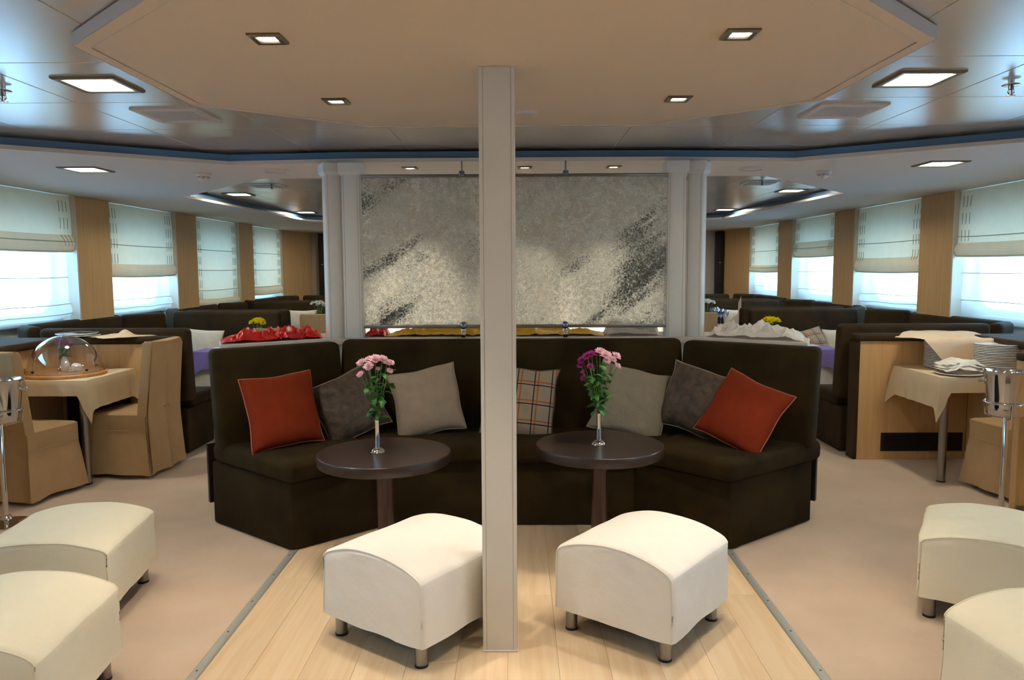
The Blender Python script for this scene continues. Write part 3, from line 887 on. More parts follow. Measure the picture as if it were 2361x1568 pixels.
# seat cushions
def cushion(pts, z0, z1, bev, name, m, parent):
    b = B().poly_prism(pts, z0, z1, bev, 5)
    b.done(name, m, parent, ang=60)
cushion(L([(-0.735, 4.315), (0.735, 4.315), (1.16, 4.78), (-1.16, 4.78)]), 0.378, 0.50, 0.035, 'seat_cushion', 'velvet', sofa)
for s in (-1, 1):
    pts = [(s * 1.155, 3.885), (s * 1.825 if s > 0 else -1.765, 4.40), (s * 1.50, 4.74), (s * 1.165, 4.785), (s * 0.742, 4.317)]
    if s > 0: pts = pts[::-1]
    cushion(L(pts), 0.378, 0.498, 0.04, 'seat_cushion', 'velvet', sofa)
# backs
slab((1.10 , 4.745 - 4.6), (-1.10, 4.745 - 4.6), -0.15, 0.46, 1.045, -0.16, 'backrest', 'velvet', sofa)
slab((-1.03, 4.765 - 4.6), (-1.66, 4.285 - 4.6), -0.15, 0.46, 1.04, -0.10, 'backrest', 'velvet', sofa)
slab((1.70, 4.275 - 4.6), (1.03, 4.765 - 4.6), -0.15, 0.46, 1.04, -0.10, 'backrest', 'velvet', sofa)
# dark backboards seen at both ends
for s in (-1, 1):
    B().box((s * 1.80, 4.49 - 4.6, 0.29), (0.05, 0.03, 0.36), rz=s * R(-38)).done('backboard', 'led_blue', sofa)

# ---- serving counter behind the sofa
ct = thing('serving_counter', 'pale counter wrapping behind the dark sofa under the glass screen', 'counter', (0, 0, 0))
inner = [(-1.775, 4.62), (-1.20, 5.055), (1.22, 5.055), (1.80, 4.62)]
outer = [(1.93, 4.93), (1.34, 5.50), (-1.32, 5.50), (-1.90, 4.93)]
B().poly_prism(inner + outer, 1.0, CT, 0.004, 1).done('worktop', 'soffit', ct)
inn2 = [(-1.76, 4.65), (-1.20, 5.08), (1.22, 5.08), (1.78, 4.65)]
out2 = [(1.88, 4.91), (1.32, 5.46), (-1.30, 5.46), (-1.85, 4.91)]
B().poly_prism(inn2 + out2, 0.0, 1.0, 0.003, 1).done('body', 'white', ct)

def fbm(p, o=4, rg=0.5):
    s_, a = 0.0, 1.0
    for _ in range(o):
        s_ += a * (1 - abs(noise.noise(p)) * 2); p = p * 2.03; a *= rg
    return s_
def heap(poly_fn, nu, nv, h, seed, fr, name, m, label, cat, group=None, base=CT, rg=0.45):
    """bunched cloth: poly_fn(u,v)->(x,y) footprint"""
    def f(u, v):
        x, y = poly_fn(u, v)
        e = min(1, min(u, 1 - u) * 12) * min(1, min(v, 1 - v) * 5)
        wx = noise.noise(Vector((x * 3, y * 3, seed))) * 0.3
        wy = noise.noise(Vector((y * 5 + 4, x * 5, seed))) * 0.12
        q = Vector((x + wx * 0.25, y + wy, seed * 0.37)) * fr
        rd = lambda p: max(0.0, 1 - abs(noise.noise(p)) * 2.6)
        a = 0.50 * rd(q) + 0.36 * rd(q * 2.1 + Vector((5, 2, 0))) * (0.5 + rd(q)) + 0.16 * rd(q * 4.3)
        e = min(1, min(u, 1 - u) * 9) * math.sin(math.pi * min(1, 0.04 + v * 0.96)) ** 0.8
        z = h * (0.30 + 1.05 * a) * e ** 0.8
        return Vector((x + 0.025 * noise.noise(q * 1.3), y + 0.025 * noise.noise(q * 1.7), base + 0.003 + z))
    o = B().grid(nu, nv, f).done(name, m, ang=70)
    tag(o, label, cat, group)
    return o
heap(lambda u, v: (-1.775 + 0.525 * u - 0.11 * v, 4.66 + 0.38 * u + 0.30 * v), 150, 70, 0.060, 3.3, 8.5, 'satin_cloth', 'red_satin',
     'crumpled bright red satin cloth on the counter behind the left sofa wing', 'cloth')
heap(lambda u, v: (1.29 + 0.50 * u + 0.12 * v, 5.04 - 0.38 * u + 0.32 * v), 150, 70, 0.078, 9.1, 6.0, 'satin_cloth', 'white_satin',
     'bunched white cloth on the counter behind the right sofa wing', 'cloth')
heap(lambda u, v: (-0.86 + 1.5 * u, 5.14 + 0.3 * v), 150, 40, 0.05, 5.5, 7.0, 'satin_cloth', 'yellow_satin',
     'ruffled yellow satin cloth on the counter beneath the glass screen', 'cloth')
heap(lambda u, v: (0.65 + 0.36 * u, 5.14 + 0.3 * v), 60, 40, 0.075, 6.5, 6.0, 'satin_cloth', 'white_satin',
     'white gauzy cloth beneath the right end of the glass screen', 'cloth')
heap(lambda u, v: (-0.99 + 0.13 * u, 5.14 + 0.25 * v), 30, 40, 0.06, 7.5, 8.0, 'satin_cloth', 'red_satin',
     'small red satin cloth at the left end beneath the glass screen', 'cloth')
for i, (x0, x1) in enumerate(((-0.80, -0.52), (-0.35, -0.20), (0.55, 0.66), (0.80, 0.84))):
    o = B().tube([(x0, 5.2, CT + 0.06), (x0 * .6 + x1 * .4, 5.18, CT + 0.085), (x1, 5.21, CT + 0.055)], 0.0035, 6).done('cable', 'black')
    tag(o, 'short black cable lying on the cloth beneath the glass screen', 'cable', 'black cables under the glass')

# ---- glass screen
gs = thing('glass_screen', 'textured cast glass screen in metal rails between the pillars', 'screen', (0, 5.05, 0))
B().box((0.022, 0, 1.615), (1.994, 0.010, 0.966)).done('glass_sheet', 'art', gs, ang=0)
B().box((0.022, 0, 2.105), (1.998, 0.028, 0.022), bev=0.003).done('top_rail', 'rail', gs)
B().box((0.022, 0, 1.122), (1.998, 0.028, 0.022), bev=0.003).done('bottom_rail', 'rail', gs)
for x in (-0.318, 0.357):
    r = B().tube([(x, 0, 2.118), (x, 0, 2.2)], 0.0055, 8).done('hanging_rod', 'rail', gs)
    B().box((x, -0.004, 2.118), (0.038, 0.044, 0.036), bev=0.006, seg=2).done('clamp', 'clamp', gs)
    B().lathe([(0, 0.014), (0.018, 0.010), (0.019, -0.006), (0, -0.006)], (x, -0.024, 0), 14, Matrix.Translation((0, 0, 0))).bm.free() if False else None
    B().box((x, -0.006, 1.128), (0.040, 0.048, 0.048), bev=0.014, seg=3).done('clamp', 'clamp', gs)
    B().box((x, 0.0, 1.078), (0.030, 0.022, 0.062), bev=0.003).done('foot_post', 'chrome', gs)

# ================================================================== ROUND TABLES
def round_table(x, y, label):
    t = thing('round_table', label, 'table', (x, y, 0), 0, 'round lounge tables')
    rr = 0.327
    B().lathe([(0, 0.55), (rr - 0.003, 0.55), (rr, 0.553), (rr, 0.597), (rr - 0.003, 0.6), (0, 0.6)], n=72).done('tabletop', 'wenge', t)
    B().lathe([(rr + 0.0002, 0.5525), (rr + 0.0012, 0.555), (rr + 0.0012, 0.595), (rr + 0.0002, 0.5975)], n=72).done('edge_band', 'wenge', t)
    B().lathe([(0, 0.02), (0.041, 0.02), (0.041, 0.55), (0, 0.55)], n=28).done('pedestal', 'wenge_leg', t)
    B().lathe([(0, 0.0), (0.20, 0.0), (0.205, 0.006), (0.20, 0.014), (0.06, 0.022), (0, 0.022)], n=40).done('foot_plate', 'wenge', t)
    return t
round_table(-0.622, 3.715, 'round dark brown pedestal table at left, pink flowers on it')
round_table(0.462, 3.875, 'round dark brown pedestal table at right, magenta and pink flowers on it')

def vase(x, y, z, label, base_m='chrome'):
    t = thing('bud_vase', label, 'vase', (x, y, z), 0, 'chrome bud vases')
    B().lathe([(0.0, 0.0), (0.036, 0.0), (0.038, 0.003), (0.034, 0.010), (0.022, 0.021), (0.012, 0.025), (0, 0.025)], n=32).done('foot', base_m, t)
    B().lathe([(0.0, 0.024), (0.0115, 0.024), (0.0115, 0.150), (0.0135, 0.163), (0.0118, 0.163), (0.0095, 0.15), (0.0095, 0.05), (0, 0.05)], n=24).done('tube', 'chrome', t)
vase(-0.652, 3.70, 0.6, 'slim chrome bud vase holding pink flowers on the left round table')
vase(0.456, 3.855, 0.6, 'slim chrome bud vase holding magenta and pink flowers on the right round table')

def bloom_mesh(m, r=0.026, layers=4, seed=0, n0=16):
    rnd = random.Random(seed); b = B()
    for L_ in range(layers):
        n = n0 - L_ * 2; up = R(8 + 20 * L_); ln = r * (1.0 - 0.16 * L_); w = r * 0.16
        for k in range(n):
            a = 2 * math.pi * (k + 0.5 * (L_ % 2)) / n + rnd.uniform(-.08, .08)
            u = up + rnd.uniform(-.12, .12); q = ln * rnd.uniform(0.9, 1.08)
            d = Vector((math.cos(a) * math.cos(u), math.sin(a) * math.cos(u), math.sin(u))); s_ = Vector((-math.sin(a), math.cos(a), 0))
            nrm = s_.cross(d)
            p0 = Vector((0, 0, 0)); p1 = d * q * 0.55; p2 = d * q + Vector((0, 0, 0.002))
            b.faces([p0 - s_ * w * .3, p0 + s_ * w * .3, p1 + s_ * w + nrm * .001, p2 + s_ * w * .4, p2 - s_ * w * .4, p1 - s_ * w + nrm * .001, p1 - nrm * 0.0012],
                    [(0, 1, 6), (1, 2, 6), (2, 3, 6), (3, 4, 6), (4, 5, 6), (5, 0, 6)])
    b.lathe([(0, -0.008), (0.004, -0.006), (0.006, 0), (0.005, 0.007), (0, 0.009)], n=8)
    return b.mesh('bloom', m, recalc=False)
BL = {c: bloom_mesh(c, seed=i) for i, c in enumerate(('pink', 'magenta', 'yellow', 'petal_white'))}
def leaf_mesh(ln=0.05, w=0.018, seed=0):
    b = B(); vs = []; fs = []; N = 8
    for i in range(N + 1):
        t = i / N
        ww = w * math.sin(math.pi * min(1, t * 0.92 + 0.06)) * (1 + 0.28 * math.sin(t * 19 + seed))
        z = 0.012 * math.sin(t * 2.6) - 0.02 * t * t
        vs += [(t * ln, -ww, z - 0.002), (t * ln, 0, z + 0.003), (t * ln, ww, z - 0.002)]
    for i in range(N):
        a = 3 * i
        fs += [(a, a + 3, a + 4, a + 1), (a + 1, a + 4, a + 5, a + 2)]
    return b.faces(vs, fs).mesh('leaf', 'leaf', ang=80, recalc=False)
LF = [leaf_mesh(0.055, 0.015, 0), leaf_mesh(0.042, 0.014, 2), leaf_mesh(0.07, 0.018, 4)]
def flower(base, head, color, label, group, scale=1.0, leaves=2, rnd=random, leaf_lo=0.25, leaf_hi=0.8):
    t = thing('chrysanthemum', label, 'flower', base, 0, group)
    h = Vector(head) - Vector(base)
    bend = Vector((h.x * 0.55, h.y * 0.55, 0))
    P = lambda s_: Vector((h.x * s_ ** 1.25, h.y * s_ ** 1.25, h.z * s_)) if True else None
    B().tube([P(i / 8) for i in range(9)], 0.0018 * max(0.8, scale), 6).done('stem', 'stem', t)
    bl = link('bloom', BL[color], t, P(1.0))
    out = Vector((h.x, h.y - 0.07, 0.06 + h.z * 0.30)).normalized()
    bl.rotation_euler = out.to_track_quat('Z', 'Y').to_euler(); bl.scale = (scale,) * 3
    for k in range(leaves):
        s_ = leaf_lo + (leaf_hi - leaf_lo) * (k + rnd.random() * 0.8) / max(1, leaves)
        l_ = link('leaf', rnd.choice(LF), t, P(s_))
        l_.rotation_euler = (rnd.uniform(-.5, .5), rnd.uniform(-0.9, 0.5), rnd.uniform(0, 6.28)); q = rnd.uniform(0.7, 1.15); l_.scale = (q, q, q)
rnd = random.Random(4)
DL = ['leftmost in the top row', 'second from the left in the top row', 'highest one in the middle', 'just right of the highest', 'upper right', 'large one below the top row',
      'lowest at the left', 'far right of the top row', 'drooping at the right side', 'small bud in the middle']
DR = ['outer left of the cluster', 'upper left', 'left of the crown', 'next to the pink ones', 'lower left of the cluster', 'single one under the cluster', 'small bud at the left', 'lowest at the left',
      'highest one', 'large one in the centre', 'behind the large one', 'outer right at the top', 'under the outer right one', 'drooping at the right', 'below the large one']
b0 = Vector((-0.652, 3.70, 0.745))
for fi, (dx, dy, z, s_) in enumerate(((-0.070, 0.0, 1.045, 1.1), (-0.035, 0.01, 1.058, 1.1), (0.0, -0.01, 1.063, 1.25), (0.030, 0.005, 1.060, 1.2), (0.055, 0.0, 1.045, 1.0),
                        (-0.028, -0.03, 1.030, 1.15), (-0.072, -0.02, 0.990, 0.85), (0.072, 0.0, 1.045, 0.85), (0.068, -0.01, 1.006, 0.75), (0.014, -0.02, 1.018, 0.5))):
    flower(b0 + Vector((rnd.uniform(-.004, .004), rnd.uniform(-.004, .004), 0)), (b0.x + dx, b0.y + dy, z), 'pink',
           'pale pink chrysanthemum on the left round table, %s' % DL[fi], 'pink chrysanthemums in the left vase', s_, 5, rnd, 0.05, 0.85)
b0 = Vector((0.456, 3.855, 0.745))
for fi, (dx, dy, z, s_, c) in enumerate(((-0.085, 0.0, 1.035, 1.15, 'magenta'), (-0.062, -0.01, 1.055, 1.15, 'magenta'), (-0.040, 0.0, 1.062, 1.2, 'magenta'), (-0.012, 0.02, 1.062, 1.0, 'magenta'),
                           (-0.092, 0.0, 1.010, 1.0, 'magenta'), (-0.048, -0.03, 1.008, 0.8, 'magenta'), (-0.085, -0.02, 0.978, 0.55, 'magenta'), (-0.078, -0.01, 0.945, 0.85, 'magenta'),
                           (0.005, 0.0, 1.078, 1.15, 'pink'), (0.028, -0.02, 1.062, 1.35, 'pink'), (0.045, 0.01, 1.055, 1.0, 'pink'), (0.085, 0.0, 1.055, 1.1, 'pink'),
                           (0.066, -0.02, 1.040, 0.9, 'pink'), (0.092, 0.0, 1.005, 0.85, 'pink'), (0.035, -0.03, 1.035, 0.9, 'pink'))):
    flower(b0 + Vector((rnd.uniform(-.004, .004), rnd.uniform(-.004, .004), 0)), (b0.x + dx, b0.y + dy, z), c,
           ('magenta' if c == 'magenta' else 'light pink') + ' chrysanthemum on the right round table, ' + DR[fi],
           ('magenta' if c == 'magenta' else 'pink') + ' chrysanthemums in the right vase', s_, 4, rnd, 0.05, 0.85)

# ================================================================== CUSHIONS
def pillow_meshes(w, t, seed, crumple=0.0, ear=0.07, flat=1.0):
    def pt(u, v, s_):
        a, c = 2 * u - 1, 2 * v - 1
        x = a * w / 2 * (1 - ear * (1 - c * c)); z = c * w / 2 * (1 - ear * (1 - a * a))
        th = ((1 - a ** 2) * (1 - c ** 2)) ** 0.42 * t / 2
        nse = (noise.noise(Vector((x * 9, z * 9, seed + s_))) + 0.7 * (1 - 2.2 * abs(noise.noise(Vector((x * 7 + z * 9, z * 3 - x * 3, seed + 9))))) ) * crumple * ((1 - a ** 4) * (1 - c ** 4))
        x += noise.noise(Vector((z * 6, 0.3, seed))) * crumple * 1.2
        z += noise.noise(Vector((x * 6, 7.3, seed))) * crumple * 1.2
        return Vector((x, s_ * (th + nse * (0.2 + th * 12)), z))
    b = B()
    N = 34
    b.grid(N, N, lambda u, v: pt(u, v, -1)); b.grid(N, N, lambda u, v: pt(u, v, 1))
    ring = [pt(i / N, 0, 1) for i in range(N)] + [pt(1, i / N, 1) for i in range(N)] + [pt(1 - i / N, 1, 1) for i in range(N)] + [pt(0, 1 - i / N, 1) for i in range(N)]
    return b, ring
def pillow(name, label, loc, rz, tilt, roll, w, t, m, mp_, seed, crumple=0.006, group='scatter cushions on the banquette', ear=0.07, piping=True):
    root = thing(name, label, 'cushion', loc, 0, group)
    root.rotation_euler = (Matrix.Rotation(rz, 3, 'Z') @ Matrix.Rotation(-tilt, 3, 'X') @ Matrix.Rotation(roll, 3, 'Y')).to_euler()
    b, ring = pillow_meshes(w, t, seed, crumple, ear)
    b.done('cover', m, root, ang=80, weld=True)
    if piping: B().closed_tube(ring, 0.0038, 6).done('piping', mp_, root, ang=80)
    return root
pillow('throw_cushion', 'rust red cushion leaning at the left end of the dark sofa', (-1.305, 4.300, 0.700), R(38), R(18), R(-3), 0.425, 0.18, 'c_red', 'c_red2', 1)
pillow('throw_cushion', 'crushed brown velvet cushion left of the chrome vase with pink flowers', (-0.985, 4.575, 0.675), R(20), R(22), R(-21), 0.40, 0.17, 'c_brown', 'c_beige', 2, 0.016)
pillow('throw_cushion', 'plain beige cushion right of the pink flowers', (-0.52, 4.640, 0.690), R(4), R(18), R(-11), 0.42, 0.17, 'c_beige', 'c_beige', 3, 0.010)
pillow('throw_cushion', 'beige cushion with rust and black plaid behind the middle pillar', (0.050, 4.665, 0.680), R(-3), R(18), R(5), 0.455, 0.16, 'plaid', 'c_brown', 4, 0.014)
pillow('throw_cushion', 'greige cushion behind the magenta flowers', (0.735, 4.635, 0.680), R(-4), R(26), R(13), 0.44, 0.16, 'c_grey', 'c_grey', 5, 0.018)
pillow('throw_cushion', 'crushed brown velvet cushion beside the rust cushion at right', (1.115, 4.515, 0.712), R(-26), R(16), R(16), 0.40, 0.16, 'c_brown', 'c_beige', 6, 0.018)
pillow('throw_cushion', 'rust red cushion tipped on its corner at the right end of the sofa', (1.315, 4.270, 0.685), R(-36), R(30), R(21), 0.42, 0.17, 'c_red', 'c_red2', 7, 0.010)

# ================================================================== FOOTSTOOLS
def pouf(name, label, x, y, rz, w, d, m, group, zc=0.355, zt=0.414, seed=0, zb=0.095):
    t = thing(name, label, 'footstool', (x, y, 0), rz, group)
    # profile across X: side, shoulder, arch
    prof = []
    NS = 7
    for i in range(NS): prof.append((-w / 2, zb + (zc - zb) * i / NS))
    NA = 30
    for i in range(NA + 1):
        cx_ = -math.cos(math.pi * i / NA)
        ed = 0.012 * max(0, (abs(cx_) - 0.93) / 0.07) ** 2
        prof.append((cx_ * w / 2, zc + (zt - zc) * (1 - abs(cx_) ** 2.3) - ed))
    for i in range(NS): prof.append((w / 2, zc + (zb - zc) * (i + 1) / NS))
    NP = len(prof)
    ND = 22; rr = 0.022
    def f(u, v):
        i = u * (NP - 1); k = int(round(i)); px, pz = prof[k]
        # v along depth with rounded ends
        y = -d / 2 + d * v
        e = min(v, 1 - v) * d
        ins = 0.0
        if e < rr: ins = rr - math.sqrt(max(0, rr * rr - (rr - e) ** 2))
        sx_ = 1 - ins / (w / 2); up = max(0, (pz - zc) / (zt - zc))
        X = px * sx_; Z = pz - ins * (0.9 if pz > zc - 0.03 else 0)
        low = max(0, 1 - (pz - zb) / 0.25)
        n1 = noise.noise(Vector((X * 6 + seed, y * 6, Z * 5)))
        n2 = noise.noise(Vector((X * 19 + seed, y * 19, Z * 12)))
        q = 0.008 * n1 + 0.0022 * n2
        if pz <= zc: X += math.copysign(q + 0.006 * low, px); Z += 0.006 * noise.noise(Vector((y * 7, seed, px * 9))) * low
        else: Z += q * 0.5
        return Vector((X, y, Z))
    def vv(j):   # finer at the ends
        return j
    b = B()
    vs_ = [0, .006, .015, .03, .045] + [0.045 + (0.91) * i / 14 for i in range(1, 15)] + [.97, .985, .994, 1]
    g = [[b.bm.verts.new(f(i / (NP - 1), v)) for v in vs_] for i in range(NP)]
    for i in range(NP - 1):
        for j in range(len(vs_) - 1): b.bm.faces.new((g[i][j], g[i + 1][j], g[i + 1][j + 1], g[i][j + 1]))
    # end faces: rows between mirrored profile points
    for j, sg in ((0, -1), (len(vs_) - 1, 1)):
        col = [g[i][j] for i in range(NP)]
        half = NP // 2
        prev = None
        for i in range(half + (NP % 2)):
            a_, c_ = col[i], col[NP - 1 - i]
            if a_ is c_:
                for q in range(len(prev) - 1): b.bm.faces.new((prev[q], prev[q + 1], a_))
                break
            K = 14; row = [a_]
            for q in range(1, K):
                t_ = q / K; p = a_.co.lerp(c_.co, t_)
                nn = noise.noise(Vector((p.x * 7, sg * 3 + seed, p.z * 8))) * 0.006 + noise.noise(Vector((p.x * 17, sg * 3 + seed, p.z * 20))) * 0.0025
                low = max(0, 1 - (p.z - zb) / 0.2)
                p.y += sg * (abs(nn) * 1.3 + 0.004 * low)
                if i == 0: p.z += 0.005 * noise.noise(Vector((p.x * 8, seed, sg)))
                row.append(b.bm.verts.new(p))
            row.append(c_)
            if prev:
                for q in range(K): b.bm.faces.new((prev[q], prev[q + 1], row[q + 1], row[q]))
            prev = row
    b.done('cover', m, t, ang=70)
    # piping on the two end seams
    for v, sg in ((0.008, -1), (0.992, 1)):
        pts = [f(i / (NP - 1), v) + Vector((0, sg * 0.002, 0.0)) for i in range(NP)]
        pts = [Vector((p.x * 1.007, p.y, p.z + 0.0015)) for p in pts]
        B().tube(pts, 0.0032, 6).done('seam', m, t, ang=80)
    B().box((0, 0, zb + 0.03), (w - 0.05, d - 0.05, 0.04)).done('underframe', 'black', t)
    for sx_ in (-1, 1):
        for sy_ in (-1, 1):
            l = B().lathe([(0, 0.008), (0.0245, 0.008), (0.0245, 0.12), (0, 0.12)], (sx_ * (w / 2 - 0.05), sy_ * (d / 2 - 0.05), 0), 24).done('leg', 'steel', t)
            B().lathe([(0, 0), (0.026, 0), (0.026, 0.009), (0, 0.009)], (sx_ * (w / 2 - 0.05), sy_ * (d / 2 - 0.05), 0), 20).done('foot_pad', 'black', l)
    return t
pouf('footstool', 'white slipcovered footstool left of the middle white pillar', -0.385, 3.075, R(-35.3), 0.545, 0.53, 'pouf', 'white footstools', seed=1)
pouf('footstool', 'white slipcovered footstool right of the middle white pillar', 0.565, 3.115, R(-37.5), 0.53, 0.53, 'pouf', 'white footstools', seed=5)
pouf('footstool', 'cream footstool at the left edge, the farther one with its side in view', -1.975, 3.30, R(7), 0.56, 0.56, 'pouf2', 'cream footstools', seed=9, zt=0.392, zc=0.345)
pouf('footstool', 'cream footstool in the lower left corner', -1.70, 2.43, R(4), 0.56, 0.56, 'pouf2', 'cream footstools', seed=13, zt=0.405, zc=0.34)
pouf('footstool', 'cream wrinkled footstool at the right edge, the farther of two', 2.115, 3.26, R(-31), 0.54, 0.54, 'pouf2', 'cream footstools', seed=21, zt=0.392, zc=0.35)
pouf('footstool', 'cream footstool in the lower right corner', 1.80, 2.27, R(8), 0.56, 0.56, 'pouf2', 'cream footstools', seed=27, zt=0.405, zc=0.34)

# ================================================================== DINING TABLES AT THE SIDES
def tablecloth(x0, x1, y0, y1, z, drops, name, m, label, cat, group=None, corner=0.13, wave=0.008, seed=0, parent=None, skip=None):
    cx_, cy_ = (x0 + x1) / 2, (y0 + y1) / 2
    per = []
    K = 26
    if not isinstance(drops, (list, tuple)): drops = (drops,) * 4
    cs = [(x0, y0), (x1, y0), (x1, y1), (x0, y1)]
    nr = [(0, -1), (1, 0), (0, 1), (-1, 0)]
    for s_ in range(4):
        a, c = cs[s_], cs[(s_ + 1) % 4]
        for k in range(K):
            t = k / K
            e = abs(2 * t - 1)
            nx, ny = nr[s_]
            if k == 0:
                px, py = nr[s_ - 1]; nx, ny = (nx + px) * 0.75, (ny + py) * 0.75
            dd = drops[s_]
            if k == 0: dd = max(drops[s_], drops[s_ - 1])
            elif k < 3: dd = dd + (max(drops[s_], drops[s_ - 1]) - dd) * (1 - k / 3)
            elif k > K - 3: dd = dd + (max(drops[s_], drops[(s_ + 1) % 4]) - dd) * (1 - (K - k) / 3)
            per.append((a[0] + (c[0] - a[0]) * t, a[1] + (c[1] - a[1]) * t, nx, ny, e, dd))
    N = len(per)
    b = B(); bm = b.bm
    rows = []
    J = 7
    for j in range(J + 1):
        v = j / J; row = []
        for i, (x, y, nx, ny, e, dd) in enumerate(per):
            dr = dd + corner * e ** 16
            w_ = wave * math.sin(i * 1.15 + seed) * v + 0.010 * noise.noise(Vector((i * 0.4, v, seed))) * v
            out = 0.006 + 0.010 * v + w_ + (0.045 * e ** 24) * v
            if j == 0: out = 0.0
            if j == 0: zz = z
            else: zz = z - 0.006 - dr * v
            row.append(bm.verts.new((x + nx * out, y + ny * out, zz)))
        rows.append(row)
    for j in range(J):
        for i in range(N): bm.faces.new((rows[j][i], rows[j][(i + 1) % N], rows[j + 1][(i + 1) % N], rows[j + 1][i]))
    bm.faces.new(rows[0])
    o = b.done(name, m, parent, ang=50)
    if not parent: tag(o, label, cat, group)
    return o
def dining_table(sx, side):
    x0, x1 = (2.95, 3.50)
    t = thing('dining_table', 'small %s dining table on steel legs under a beige cloth' % side, 'table', (0, 0, 0), 0, 'side dining tables')
    xs_ = sorted((sx * 2.945, sx * 3.50)); 
    B().box(((xs_[0] + xs_[1]) / 2, 5.545, 0.725), (xs_[1] - xs_[0], 0.67, 0.03), bev=0.003).done('tabletop', 'oak', t)
    for x in (3.005, 3.44):
        for y in (5.265,):
            l = B().lathe([(0, 0.006), (0.0275, 0.006), (0.0275, 0.71), (0, 0.71)], (sx * x, y, 0), 24).done('leg', 'steel', t)
            B().lathe([(0, 0), (0.030, 0), (0.030, 0.008), (0, 0.008)], (sx * x, y, 0), 20).done('foot_pad', 'black', l)
    tablecloth(xs_[0] - 0.004, xs_[1] + 0.004, 5.206, 5.866, 0.745, (0.10, 0.20, 0.02, 0.10) if sx < 0 else (0.10, 0.10, 0.02, 0.21), 'tablecloth', 'cloth',
               'beige linen cloth over the %s dining table with a corner hanging down' % side, 'tablecloth', 'beige tablecloths', corner=0.09, wave=0.003, seed=sx)
dining_table(-1, 'left'); dining_table(1, 'right')

